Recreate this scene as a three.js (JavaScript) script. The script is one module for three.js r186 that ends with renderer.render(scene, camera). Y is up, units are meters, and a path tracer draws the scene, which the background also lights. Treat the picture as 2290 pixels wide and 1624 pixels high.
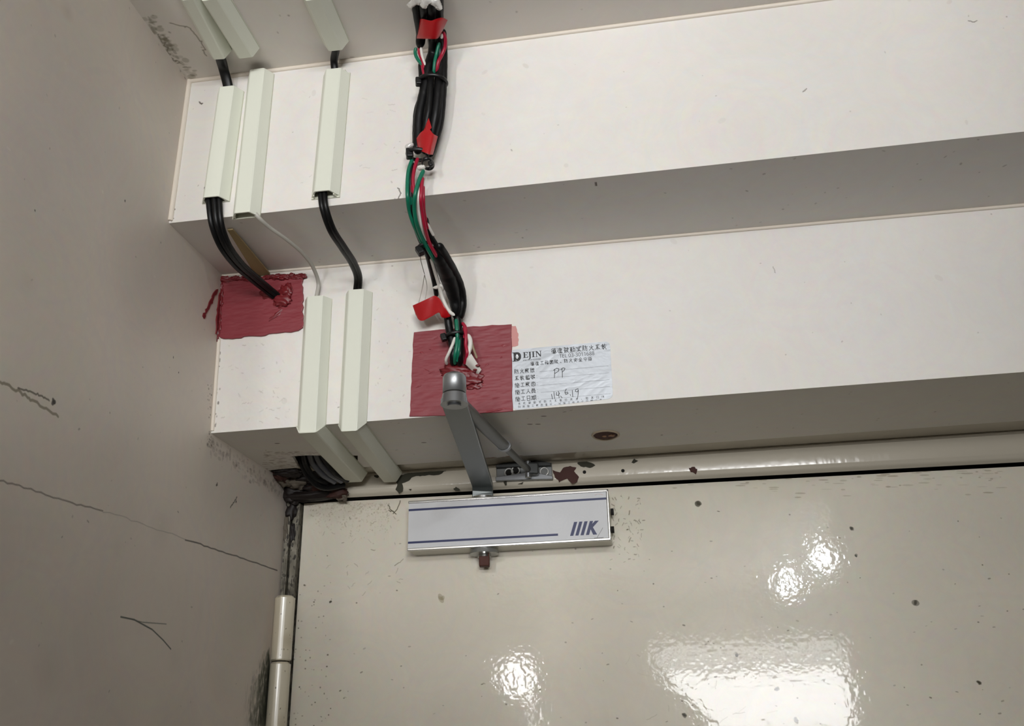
import * as THREE from 'three';
import { mergeGeometries, mergeVertices, toCreasedNormals } from 'three/addons/utils/BufferGeometryUtils.js';
import { RoundedBoxGeometry } from 'three/addons/geometries/RoundedBoxGeometry.js';
import { ImprovedNoise } from 'three/addons/math/ImprovedNoise.js';
import { RectAreaLightUniformsLib } from 'three/addons/lights/RectAreaLightUniformsLib.js';

// ------------------------------------------------------------------ camera, light, exposure
const scene = new THREE.Scene();
scene.background = new THREE.Color(0x000000);
const W = 2290, H = 1624, FOC = 2157.758;
const camera = new THREE.PerspectiveCamera(2 * Math.atan(H / 2 / FOC) * 180 / Math.PI, W / H, 0.02, 30);
camera.position.set(0.40489, 1.78822, 0.9775);
const CR = new THREE.Matrix4().set(
  0.9861679, 0.0789991, 0.1457118, 0, -0.0173387, 0.9234556, -0.3833133, 0, -0.1648398, 0.3754848, 0.9120521, 0, 0, 0, 0, 1);
camera.quaternion.setFromRotationMatrix(CR);
camera.updateMatrixWorld();
const renderer = new THREE.WebGLRenderer({ antialias: true });
renderer.toneMapping = THREE.LinearToneMapping;
renderer.toneMappingExposure = 1.21;
renderer.shadowMap.enabled = true;
RectAreaLightUniformsLib.init();
// placed out of view to light boxes and door: glazed opening, slim light, ceiling panel
// and two small downlights (the last two are mirrored in the gloss of the door)
const LIGHT = { window: 36, transom: 13, strip: 50, panel: 2.5, spot: 0.5 };
const WINDOW = { x0: 0.275, x1: 1.42, y0: 1.84, ym: 2.125, y1: 2.24, z: 3.02 };
const STRIP = { x0: -0.285, x1: -0.175, y0: 1.2, y1: 2.165, z: 3.0 };
const PANEL = { x: 0.08, z: 1.85, w: 0.5, d: 0.6 };

// ------------------------------------------------------------------ helpers
const V = (x, y, z) => new THREE.Vector3(x, y, z);
let seed = 11;
const rnd = () => { seed = (seed * 1664525 + 1013904223) >>> 0; return seed / 4294967296; };
const rr = (a, b) => a + (b - a) * rnd();
const noise = new ImprovedNoise();
const fbm = (x, y, z = 0, o = 4) => { let s = 0, a = 0.5; for (let i = 0; i < o; i++) { s += a * noise.noise(x, y, z + i * 7.3); x *= 2.03; y *= 2.03; z *= 2.03; a *= 0.5; } return s; };
const counts = {};
function numbered(n) { const k = counts[n] = (counts[n] ?? -1) + 1; return k ? n + '_' + String(k).padStart(3, '0') : n; }
const C = (h) => new THREE.Color(h);
const mat = (c, rough = 0.6, metal = 0, more = {}) => new THREE.MeshStandardMaterial({ color: C(c), roughness: rough, metalness: metal, ...more });
const phys = (c, rough, metal, more = {}) => new THREE.MeshPhysicalMaterial({ color: C(c), roughness: rough, metalness: metal, ...more });
function mesh(name, geo, m, parent = scene) {
  const g = Array.isArray(geo) ? mergeGeometries(geo.map((q) => { const r = q.index ? q.toNonIndexed() : q.clone(); for (const k of Object.keys(r.attributes)) if (!['position', 'normal', 'uv'].includes(k)) r.deleteAttribute(k); return r; })) : geo;
  const o = new THREE.Mesh(g, m); o.name = numbered(name); o.castShadow = o.receiveShadow = true; parent.add(o); return o;
}
function thing(name, label, category, group) {
  const o = new THREE.Group(); o.name = numbered(name); o.userData = { label, category }; if (group) o.userData.group = group; scene.add(o); return o;
}
const struct = (o) => { o.userData.kind = 'structure'; return o; };
function tag(o, label, category, group) { Object.assign(o.userData, { label, category }); if (group) o.userData.group = group; return o; }
function structGroup(name) { const o = new THREE.Group(); o.name = numbered(name); scene.add(o); return struct(o); }

// a plane of the place, with the point of it that a measured direction meets
const EYE = camera.position.clone();
const dirOf = (u, v) => V((u - W / 2) / FOC, -(v - H / 2) / FOC, -1).transformDirection(CR);
class Face {
  constructor(o, n, ex) {
    this.o = o; this.n = n.clone().normalize();
    this.ex = ex.clone().addScaledVector(this.n, -ex.dot(this.n)).normalize();
    this.ey = this.n.clone().cross(this.ex);
    this.m = new THREE.Matrix4().makeBasis(this.ex, this.ey, this.n).setPosition(o);
  }
  hit(u, v, off = 0) {
    const d = dirOf(u, v), q = this.o.clone().addScaledVector(this.n, off).sub(EYE);
    return EYE.clone().addScaledVector(d, q.dot(this.n) / d.dot(this.n));
  }
  loc(p) { const q = p.clone().sub(this.o); return new THREE.Vector2(q.dot(this.ex), q.dot(this.ey)); }
  at(u, v, off = 0) { return this.loc(this.hit(u, v, off)); }
  plate(pts, t, off = 0, bevel = 0) {           // pts: measured outline, t: thickness
    const s = new THREE.Shape(pts.map(([u, v]) => this.at(u, v, off)));
    const g = new THREE.ExtrudeGeometry(s, { depth: t - 2 * bevel, bevelEnabled: bevel > 0, bevelThickness: bevel, bevelSize: bevel, bevelSegments: 2, steps: 1 });
    return g.translate(0, 0, off + bevel).applyMatrix4(this.m);
  }
}
const onZ = (u, v, z) => { const d = dirOf(u, v); return EYE.clone().addScaledVector(d, (z - EYE.z) / d.z); };
const onY = (u, v, y) => { const d = dirOf(u, v); return EYE.clone().addScaledVector(d, (y - EYE.y) / d.y); };
const onX = (u, v, x) => { const d = dirOf(u, v); return EYE.clone().addScaledVector(d, (x - EYE.x) / d.x); };
// eight corners: bottom a b c d (front-left, front-right, back-right, back-left), then the same four on top
function hexa(p) {
  const f = [[0, 1, 5, 4], [1, 2, 6, 5], [2, 3, 7, 6], [3, 0, 4, 7], [4, 5, 6, 7], [3, 2, 1, 0]], pos = [], uv = [];
  for (const q of f) {
    const a = p[q[0]], e = p[q[1]].clone().sub(a).normalize(), n = e.clone().cross(p[q[2]].clone().sub(a)).normalize(), g = n.clone().cross(e);
    for (const i of [0, 1, 2, 0, 2, 3]) { const w = p[q[i]]; pos.push(w.x, w.y, w.z); const an = [Math.abs(n.x), Math.abs(n.y), Math.abs(n.z)], k = an.indexOf(Math.max(...an)); uv.push(...(k === 0 ? [w.z, w.y] : k === 1 ? [w.x, w.z] : [w.x, w.y])); }
  }
  const g = new THREE.BufferGeometry();
  g.setAttribute('position', new THREE.Float32BufferAttribute(pos, 3)); g.setAttribute('uv', new THREE.Float32BufferAttribute(uv, 2)); g.computeVertexNormals(); return g;
}
function slab(x0, x1, y0, y1, z0, z1) {
  return hexa([V(x0, y0, z1), V(x1, y0, z1), V(x1, y0, z0), V(x0, y0, z0), V(x0, y1, z1), V(x1, y1, z1), V(x1, y1, z0), V(x0, y1, z0)]);
}
// a run of one profile between two stations: A and B are lists of 3-D points in the same order
function loft(A, B, caps = true) {
  const pos = [], uv = []; let s = 0; const n = A.length;
  const tri = (a, b, c, ua, ub, uc) => { pos.push(...a.toArray(), ...b.toArray(), ...c.toArray()); uv.push(...ua, ...ub, ...uc); };
  for (let i = 0; i < n; i++) {
    const j = (i + 1) % n, l = A[i].distanceTo(A[j]), L = A[i].distanceTo(B[i]);
    tri(A[i], B[i], B[j], [0, s], [L, s], [L, s + l]); tri(A[i], B[j], A[j], [0, s], [L, s + l], [0, s + l]); s += l;
  }
  if (caps) for (const [P, f] of [[A, 1], [B, 0]]) {
    const e = P[1].clone().sub(P[0]).normalize(); let nn = V(0, 0, 0);
    for (let i = 1; i < n - 1; i++) nn.add(P[i].clone().sub(P[0]).cross(P[i + 1].clone().sub(P[0])));
    nn.normalize(); const g = nn.clone().cross(e), c2 = P.map((q) => { const r = q.clone().sub(P[0]); return new THREE.Vector2(r.dot(e), r.dot(g)); });
    for (const t of THREE.ShapeUtils.triangulateShape(c2, [])) { const k = f ? t : [t[2], t[1], t[0]]; tri(P[k[0]], P[k[1]], P[k[2]], c2[k[0]].toArray(), c2[k[1]].toArray(), c2[k[2]].toArray()); }
  }
  const g = new THREE.BufferGeometry();
  g.setAttribute('position', new THREE.Float32BufferAttribute(pos, 3)); g.setAttribute('uv', new THREE.Float32BufferAttribute(uv, 2)); g.computeVertexNormals(); return g;
}
// a swept cord: pts 3-D, r number | function of t, flat = second radius factor along the given side direction
function cord(pts, r, { flat = 1, side = V(1, 0, 0), seg = 0, sides = 12, ripple = 0, round = 0 } = {}) {
  const cur = new THREE.CatmullRomCurve3(pts, false, 'centripetal'), n = seg || Math.max(12, pts.length * 10), pos = [], nor = [], uv = [], ix = [];
  const len = cur.getLength(), r0 = typeof r === 'function' ? r : () => r;
  const rf = round ? (t) => { const e = Math.min(0.25, r0(0.5) * 1.6 / len), q = Math.min(1, Math.min(t, 1 - t) / e); return r0(t) * Math.max(0.12, Math.sqrt(1 - (1 - q) * (1 - q))); } : r0;
  for (let i = 0; i <= n; i++) {
    const t = i / n, p = cur.getPointAt(t), d = cur.getTangentAt(t), a = side.clone().addScaledVector(d, -side.dot(d)).normalize(), b = d.clone().cross(a);
    for (let k = 0; k <= sides; k++) {
      const f = k / sides * Math.PI * 2, R = rf(t) * (1 + ripple * fbm(Math.cos(f) * 1.3 + 9, Math.sin(f) * 1.3, t * len * 160));
      const q = p.clone().addScaledVector(a, Math.cos(f) * R * flat).addScaledVector(b, Math.sin(f) * R);
      pos.push(q.x, q.y, q.z); const m = a.clone().multiplyScalar(Math.cos(f) / flat).addScaledVector(b, Math.sin(f)).normalize(); nor.push(m.x, m.y, m.z); uv.push(t * len, k / sides * 0.02);
      if (i < n && k < sides) { const s = i * (sides + 1) + k; ix.push(s, s + 1, s + sides + 1, s + 1, s + sides + 2, s + sides + 1); }
    }
  }
  for (const [i, flip] of [[0, 0], [n, 1]]) {
    const p = cur.getPointAt(i / n), d = cur.getTangentAt(i / n).multiplyScalar(flip ? 1 : -1), c0 = pos.length / 3;
    pos.push(p.x, p.y, p.z); nor.push(d.x, d.y, d.z); uv.push(0, 0);
    for (let k = 0; k <= sides; k++) { const s = (i * (sides + 1) + k) * 3; pos.push(pos[s], pos[s + 1], pos[s + 2]); nor.push(d.x, d.y, d.z); uv.push(0, 0); }
    for (let k = 0; k < sides; k++) flip ? ix.push(c0, c0 + 1 + k, c0 + 2 + k) : ix.push(c0, c0 + 2 + k, c0 + 1 + k);
  }
  const g = new THREE.BufferGeometry();
  g.setAttribute('position', new THREE.Float32BufferAttribute(pos, 3)); g.setAttribute('normal', new THREE.Float32BufferAttribute(nor, 3)); g.setAttribute('uv', new THREE.Float32BufferAttribute(uv, 2)); g.setIndex(ix);
  if (ripple) g.computeVertexNormals();
  return g;
}
// a bent strip between two rows of points, with thickness
function ribbon(top, bot, th = 0.0005, sub = 6) {
  const ca = new THREE.CatmullRomCurve3(top), cb = new THREE.CatmullRomCurve3(bot), n = top.length * sub, m = 6, pos = [], uv = [], ix = [], P = [];
  for (let i = 0; i <= n; i++) for (let k = 0; k <= m; k++) P.push(ca.getPoint(i / n).lerp(cb.getPoint(i / n), k / m));
  const nrm = (i, k) => { const g = (a, b) => P[Math.min(n, Math.max(0, a)) * (m + 1) + Math.min(m, Math.max(0, b))]; return g(i + 1, k).clone().sub(g(i - 1, k)).cross(g(i, k + 1).clone().sub(g(i, k - 1))).normalize(); };
  for (const s of [1, -1]) for (let i = 0; i <= n; i++) for (let k = 0; k <= m; k++) { const q = P[i * (m + 1) + k].clone().addScaledVector(nrm(i, k), s * th / 2); pos.push(q.x, q.y, q.z); uv.push(i / n, k / m); }
  const N = (n + 1) * (m + 1), id = (i, k) => i * (m + 1) + k;
  for (let i = 0; i < n; i++) for (let k = 0; k < m; k++) { const a = id(i, k), b = id(i, k + 1), c = id(i + 1, k), d = id(i + 1, k + 1); ix.push(a, c, b, b, c, d, N + a, N + b, N + c, N + b, N + d, N + c); }
  const rim = []; for (let i = 0; i <= n; i++) rim.push(id(i, 0)); for (let k = 1; k <= m; k++) rim.push(id(n, k)); for (let i = n - 1; i >= 0; i--) rim.push(id(i, m)); for (let k = m - 1; k >= 0; k--) rim.push(id(0, k));
  for (let i = 0; i < rim.length - 1; i++) { const a = rim[i], b = rim[i + 1]; ix.push(a, N + a, b, b, N + a, N + b); }
  const g = new THREE.BufferGeometry(); g.setAttribute('position', new THREE.Float32BufferAttribute(pos, 3)); g.setAttribute('uv', new THREE.Float32BufferAttribute(uv, 2)); g.setIndex(ix); g.computeVertexNormals(); return g;
}
function lump(c, s, k = 0.35, freq = 2, det = 3, rot = [0, 0, 0]) {
  const g = mergeVertices(new THREE.IcosahedronGeometry(1, 1).deleteAttribute('normal').deleteAttribute('uv') && new THREE.SphereGeometry(1, 24, 16)), p = g.attributes.position, o = rnd() * 50;
  for (let i = 0; i < p.count; i++) { const q = V(p.getX(i), p.getY(i), p.getZ(i)), f = 1 + k * 2 * fbm(q.x * freq + o, q.y * freq, q.z * freq, det); q.multiplyScalar(f); p.setXYZ(i, q.x * s[0], q.y * s[1], q.z * s[2]); }
  g.rotateX(rot[0]); g.rotateY(rot[1]); g.rotateZ(rot[2]); g.translate(c.x, c.y, c.z); g.computeVertexNormals(); return g;
}
function jag(pts, amp, step) {                    // roughen a measured outline
  const out = [];
  pts.forEach((a, i) => { const b = pts[(i + 1) % pts.length], l = Math.hypot(b[0] - a[0], b[1] - a[1]), n = Math.max(1, Math.round(l / step));
    for (let k = 0; k < n; k++) out.push([a[0] + (b[0] - a[0]) * k / n + rr(-amp, amp), a[1] + (b[1] - a[1]) * k / n + rr(-amp, amp)]); });
  return out;
}
// ------------------------------------------------------------------ textures
function canvasTex(w, h, draw, srgb = true) {
  const c = document.createElement('canvas'); c.width = w; c.height = h; const x = c.getContext('2d'); draw(x, w, h);
  const t = new THREE.CanvasTexture(c); if (srgb) t.colorSpace = THREE.SRGBColorSpace; t.magFilter = THREE.LinearFilter; t.anisotropy = 8; return t;
}
// paint for one flat area: metres (a0..a1, b0..b1) onto a canvas, so marks sit where they are on the surface
function areaTex(base, a0, a1, b0, b1, px, draw) {
  const w = Math.round((a1 - a0) * px), h = Math.round((b1 - b0) * px);
  const t = canvasTex(w, h, (x) => { x.fillStyle = base; x.fillRect(0, 0, w, h); draw(x, (a, b) => [(a - a0) * px, (b1 - b) * px], px, w, h); });
  t.repeat.set(1 / (a1 - a0), 1 / (b1 - b0)); t.offset.set(-a0 / (a1 - a0), -b0 / (b1 - b0)); return t;
}
function mottle(x, w, h, cols, n, r0, r1, al) {
  for (let i = 0; i < n; i++) { const r = rr(r0, r1), a = rnd() * w, b = rnd() * h, g = x.createRadialGradient(a, b, 0, a, b, r), c = cols[Math.floor(rnd() * cols.length)]; g.addColorStop(0, `rgba(${c},${al * rr(0.3, 1)})`); g.addColorStop(1, `rgba(${c},0)`); x.fillStyle = g; x.fillRect(a - r, b - r, 2 * r, 2 * r); }
}
function specks(x, w, h, n, c, r0, r1, al, box) {
  for (let i = 0; i < n; i++) { const [a0, b0, a1, b1] = box ?? [0, 0, w, h], a = rr(a0, a1), b = rr(b0, b1), r = rr(r0, r1); x.fillStyle = `rgba(${c},${al * rr(0.4, 1)})`; x.beginPath(); x.ellipse(a, b, r * rr(0.6, 1.8), r * rr(0.5, 1), rnd() * 3, 0, 7); x.fill(); }
}
function scratch(x, pts, wid, col) { x.strokeStyle = col; x.lineWidth = wid; x.lineCap = x.lineJoin = 'round'; x.beginPath(); pts.forEach(([a, b], i) => i ? x.lineTo(a, b) : x.moveTo(a, b)); x.stroke(); }
function wobble(pts, amp, n = 8) { const o = []; for (let i = 0; i < pts.length - 1; i++) for (let k = 0; k < n; k++) { const t = k / n; o.push([pts[i][0] + (pts[i + 1][0] - pts[i][0]) * t + rr(-amp, amp), pts[i][1] + (pts[i + 1][1] - pts[i][1]) * t + rr(-amp, amp)]); } o.push(pts.at(-1)); return o; }
function noiseTex(n, fn) {                         // tiling grey height field for bumps
  const d = new Uint8Array(n * n);
  for (let j = 0; j < n; j++) for (let i = 0; i < n; i++) d[j * n + i] = Math.max(0, Math.min(255, 128 + 127 * fn(i / n, j / n)));
  const t = new THREE.DataTexture(d, n, n, THREE.RedFormat); t.wrapS = t.wrapT = THREE.RepeatWrapping; t.magFilter = THREE.LinearFilter; t.minFilter = THREE.LinearMipmapLinearFilter; t.generateMipmaps = true; t.needsUpdate = true; return t;
}
const lat = Array.from({ length: 4096 }, () => rnd() * 2 - 1);
const cell = (u, v, n, o) => { const x = u * n, y = v * n, i = Math.floor(x), j = Math.floor(y), fx = x - i, fy = y - j, sx = fx * fx * fx * (fx * (fx * 6 - 15) + 10), sy = fy * fy * fy * (fy * (fy * 6 - 15) + 10), h = (a, b) => lat[(((a % n) * 131 + (b % n) * 57 + o * 977 + ((a % n) * (b % n)) % 89) * 17) % 4096]; return (h(i, j) * (1 - sx) + h(i + 1, j) * sx) * (1 - sy) + (h(i, j + 1) * (1 - sx) + h(i + 1, j + 1) * sx) * sy; };
const tileN = (u, v, f, o) => { const a = u * Math.PI * 2, b = v * Math.PI * 2, k = f / (Math.PI * 2); return fbm(Math.cos(a) * k + Math.cos(b) * k * 0.71 + 3, Math.sin(a) * k + 8 + o, Math.sin(b) * k + Math.cos(b) * k * 0.5, 3) * 1.8; };
const peel = noiseTex(512, (u, v) => 0.55 * cell(u, v, 34, 1) + 0.3 * cell(u, v, 71, 2) + 0.3 * cell(u, v, 13, 3));
const rep = (t, sx, sy = sx) => { const c = t.clone(); c.repeat.set(sx, sy); c.needsUpdate = true; return c; };

// ------------------------------------------------------------------ faces of the place
const YT = 2.3769, Y2 = 2.2252, Z2 = 0.31037;
const LT = onX(498, 617, 0), LB = onX(472, 969, 0), RB = onZ(2290, 832, 0.1955);
const F1 = new Face(LB, RB.clone().sub(LB).cross(LT.clone().sub(LB)), V(1, 0, 0));
const F2 = new Face(V(0, Y2, Z2), V(0, 0, 1), V(1, 0, 0));
const RT = F1.hit(2290, 459);
const CE = new Face(V(0, YT, 0), V(0, -1, 0), V(1, 0, 0));
const WA = new Face(V(0, 0, 0), V(1, 0, 0), V(0, 0, -1));
const ZF = 0.012, FR = new Face(V(0, 2.06, ZF), V(0, 0, 1), V(1, 0, 0));
const DO = new Face(V(0, 2, 0), V(0, 0, 1), V(1, 0, 0));
const BKL = onX(600, 1052, 0), BKR = onZ(2290, 933, 0.0666);
const U1 = new Face(LB, BKL.clone().sub(LB).cross(RB.clone().sub(LB)).multiplyScalar(1), V(1, 0, 0));
if (U1.n.y > 0) U1.n.negate(), U1.ey.negate(), U1.m.makeBasis(U1.ex, U1.ey, U1.n).setPosition(U1.o);
const XR = 3.2;
const ext = (a, b, x) => a.clone().lerp(b, (x - a.x) / (b.x - a.x));

// ------------------------------------------------------------------ paints
const wallXY = (u, v) => { const p = WA.hit(u, v); return [p.z, p.y]; };
const wallTex = areaTex('#d2c8bc', -0.1, 0.8, 1.55, 2.40, 2100, (x, q, px, w, h) => {
  mottle(x, w, h, ['150,140,140', '190,180,168', '160,158,142', '172,158,152'], 260, 60, 260, 0.13);
  mottle(x, w, h, ['120,112,108'], 40, 14, 50, 0.16);
  const L = (pts, wid, col, amp = 0) => scratch(x, amp ? wobble(pts.map((p) => q(...wallXY(...p))), amp) : pts.map((p) => q(...wallXY(...p))), wid, col);
  // hairline crack along the wall, the older seam, hooked scratch, chipped groove
  L([[0, 1075], [70, 1095], [150, 1122], [230, 1143]], 2.2, 'rgba(70,62,56,.55)', 1.4);
  L([[230, 1143], [330, 1175], [415, 1207]], 1.4, 'rgba(90,82,76,.35)', 2);
  L([[415, 1207], [480, 1228], [545, 1250], [620, 1276]], 2.4, 'rgba(52,46,42,.8)', 1.2);
  L([[270, 1380], [300, 1386], [340, 1408], [365, 1432], [382, 1452]], 2.2, 'rgba(40,44,40,.85)');
  L([[280, 1382], [320, 1392], [372, 1396]], 1.4, 'rgba(50,54,50,.7)');
  L([[0, 855], [35, 872], [75, 896], [130, 932]], 4, 'rgba(95,88,70,.65)', 2.4);
  L([[40, 868], [85, 882], [110, 896]], 2.5, 'rgba(60,54,44,.7)', 1.6);
  for (const [u, v, r] of [[120, 898, 6], [484, 1083, 7], [528, 1122, 4], [400, 834, 3], [388, 800, 3], [78, 470, 3], [280, 450, 3]]) { const p = q(...wallXY(u, v)); specks(x, 0, 0, 3, '28,24,20', r * 0.3, r * 0.55, 0.9, [p[0] - r * 0.4, p[1] - r * 0.4, p[0] + r * 0.4, p[1] + r * 0.4]); }
  L([[515, 1135], [524, 1122], [530, 1112]], 2.4, 'rgba(40,36,32,.75)', 1);
  // grime, black and green, speckled on the wall beside the hinge and below the corner of the lower box
  for (let i = 0; i < 900; i++) { const t = Math.abs(rr(-1, 1) * rr(0, 1)), v = 1450 + 174 * Math.sqrt(rnd()), p = q(...wallXY(602 - t * 60 * Math.min(1, (v - 1440) / 90), v)); x.fillStyle = `rgba(${rnd() < 0.5 ? '24,28,20' : '46,52,38'},${0.28 * (1 - t)})`; x.beginPath(); x.ellipse(p[0], p[1], rr(1, 5), rr(3, 14), 0, 0, 7); x.fill(); }
  for (let i = 0; i < 150; i++) { const t = rnd(), p = q(...wallXY(470 + t * 165 + rr(-26, 14), 975 + t * 110 + Math.abs(rr(-30, 30)))); x.fillStyle = `rgba(50,40,32,${rr(0.05, 0.2)})`; x.beginPath(); x.ellipse(p[0], p[1], rr(1, 7), rr(1, 6), 0, 0, 7); x.fill(); }
  for (let i = 0; i < 70; i++) { const t = rnd(), p = q(...wallXY(298 + t * 120 + rr(2, 14), t * 180 + rr(-4, 8))); x.fillStyle = `rgba(60,54,46,${rr(0.1, 0.45)})`; x.beginPath(); x.ellipse(p[0], p[1], rr(1, 4), rr(1, 3), 0, 0, 7); x.fill(); }
  for (let i = 0; i < 36; i++) { const p = q(...wallXY(rr(464, 474), rr(860, 1000))); x.fillStyle = `rgba(60,52,44,${rr(0.15, 0.6)})`; x.beginPath(); x.arc(p[0], p[1], rr(0.6, 2.4), 0, 7); x.fill(); }
  specks(x, w, h, 220, '90,84,78', 0.8, 2.2, 0.5);
  specks(x, w, h, 60, '214,206,196', 1.2, 3, 0.7);
});
const faceMarks = (face, list) => (x, q, px, w, h) => {
  mottle(x, w, h, ['236,232,226', '214,210,204', '224,222,222', '222,214,206'], 300, 30, 220, 0.16);
  specks(x, w, h, Math.round(w * h / 22000), '110,102,94', 0.6, 1.7, 0.5);
  specks(x, w, h, Math.round(w * h / 50000), '180,170,158', 2, 7, 0.2);
  const P = (u, v) => { const p = face.hit(u, v); return q(p.x, p.y); };
  list(x, P);
};
const faceTex2 = areaTex('#e3dfd9', 0, 0.82, 2.2, 2.4, 2300, faceMarks(F2, (x, P) => {
  const L = (pts, wd, c, a = 1) => scratch(x, wobble(pts.map((p) => P(...p)), a), wd, c);
  L([[446, 228], [450, 233], [453, 231]], 2, 'rgba(70,60,52,.9)'); L([[2165, 46], [2178, 50], [2185, 46]], 1.6, 'rgba(110,104,98,.8)'); L([[1795, 206], [1804, 198]], 1.6, 'rgba(120,112,104,.8)');
  L([[890, 420], [897, 432], [890, 445], [893, 470]], 1.6, 'rgba(60,52,46,.8)');
  for (let i = 0; i < 26; i++) { const a = rr(640, 900), b = rr(180, 430); L([[a, b], [a + rr(-14, 18), b + rr(-5, 5)]], rr(0.7, 1.5), `rgba(130,120,110,${rr(0.1, 0.35)})`); }
  for (let i = 0; i < 60; i++) { const t = rnd(), p = P(411 - 28 * t + rr(-3, 6), 195 + 300 * t); x.fillStyle = `rgba(70,52,44,${rr(0.2, 0.8)})`; x.beginPath(); x.ellipse(p[0], p[1], rr(0.8, 2.4), rr(1, 4), 0, 0, 7); x.fill(); }
}));
const faceTex1 = areaTex('#e0dcd5', 0, 0.82, 2.05, 2.25, 2300, faceMarks(F1, (x, P) => {
  const L = (pts, wd, c, a = 1) => scratch(x, wobble(pts.map((p) => P(...p)), a), wd, c);
  for (let i = 0; i < 40; i++) { const a = rr(490, 670), b = rr(770, 950); L([[a, b], [a + rr(-9, 12), b + rr(-5, 7)]], rr(0.6, 1.5), `rgba(130,120,110,${rr(0.1, 0.35)})`); }
  for (let i = 0; i < 26; i++) { const t = rnd() ** 0.6, p = P(497 - 24 * t + rr(-3, 9), 770 + 195 * t); x.fillStyle = `rgba(50,42,36,${rr(0.2, 0.75)})`; x.beginPath(); x.ellipse(p[0], p[1], rr(0.7, 2.2), rr(1, 5), 0, 0, 7); x.fill(); }
  for (let i = 0; i < 26; i++) { const a = rr(830, 930), b = rr(620, 900); L([[a, b], [a + rr(-6, 8), b + rr(-4, 5)]], rr(0.6, 1.3), `rgba(130,120,110,${rr(0.1, 0.35)})`); }
  L([[1728, 596], [1734, 610]], 1.4, 'rgba(150,142,132,.8)');
}));
const softTex = (base, a0, a1, b0, b1, px, extra) => areaTex(base, a0, a1, b0, b1, px, (x, q, p, w, h) => {
  mottle(x, w, h, ['236,232,226', '214,210,204', '224,222,222', '222,214,206'], 160, 30, 200, 0.16);
  specks(x, w, h, 110, '100,90,80', 0.7, 2, 0.45); extra?.(x, q);
});
const underTex1 = softTex('#e0dcd5', 0, 0.82, 0.0, 0.24, 1600, (x, q) => {
  const P = (u, v) => { const p = U1.hit(u, v); return q(p.x, p.z); };
  for (let i = 0; i < 300; i++) { const p = P(rr(590, 720), rr(1010, 1052)); x.fillStyle = `rgba(84,60,44,${rr(0.03, 0.22)})`; x.beginPath(); x.ellipse(p[0], p[1], rr(1, 6), rr(1, 3), 0, 0, 7); x.fill(); }
  for (const [u, v] of [[1185, 949], [1203, 949], [1216, 931], [948, 990], [620, 992]]) { const p = P(u, v); x.fillStyle = 'rgba(60,44,34,.7)'; x.beginPath(); x.ellipse(p[0], p[1], 4, 1.8, 0.2, 0, 7); x.fill(); }
  const s = P(1110, 1025); for (let i = 0; i < 90; i++) { x.fillStyle = `rgba(96,52,26,${rr(0.08, 0.35)})`; x.beginPath(); x.ellipse(s[0] + rr(-40, 40), s[1] + rr(-6, 6), rr(2, 7), rr(1, 3), 0, 0, 7); x.fill(); }
});
const underTex2 = softTex('#e3dfd9', 0, 0.82, 0.15, 0.34, 1600, (x, q) => { const p0 = onY(1330, 407, 2.2255), p = q(p0.x, p0.z); x.fillStyle = 'rgba(60,48,40,.8)'; x.fillRect(p[0], p[1], 2.5, 9); });
const ceilTex = softTex('#ddd7ce', 0, 0.8, 0.28, 0.70, 1400, (x, q) => {
  const P = (u, v) => { const p = CE.hit(u, v); return q(p.x, p.z); };
  for (let i = 0; i < 70; i++) { const t = rnd(), p = P(330 + t * 105 + rr(-8, 12), 40 + t * 140 + rr(-8, 8)); x.fillStyle = `rgba(84,78,58,${rr(0.05, 0.32)})`; x.beginPath(); x.ellipse(p[0], p[1], rr(1, 6), rr(1, 5), 0, 0, 7); x.fill(); }
  scratch(x, wobble([P(378, 52), P(418, 60), P(448, 95), P(462, 125)], 3), 1.3, 'rgba(84,76,60,.6)'); scratch(x, wobble([P(355, 75), P(372, 105), P(385, 135), P(405, 142)], 3), 1.3, 'rgba(84,76,60,.6)');
});
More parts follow.
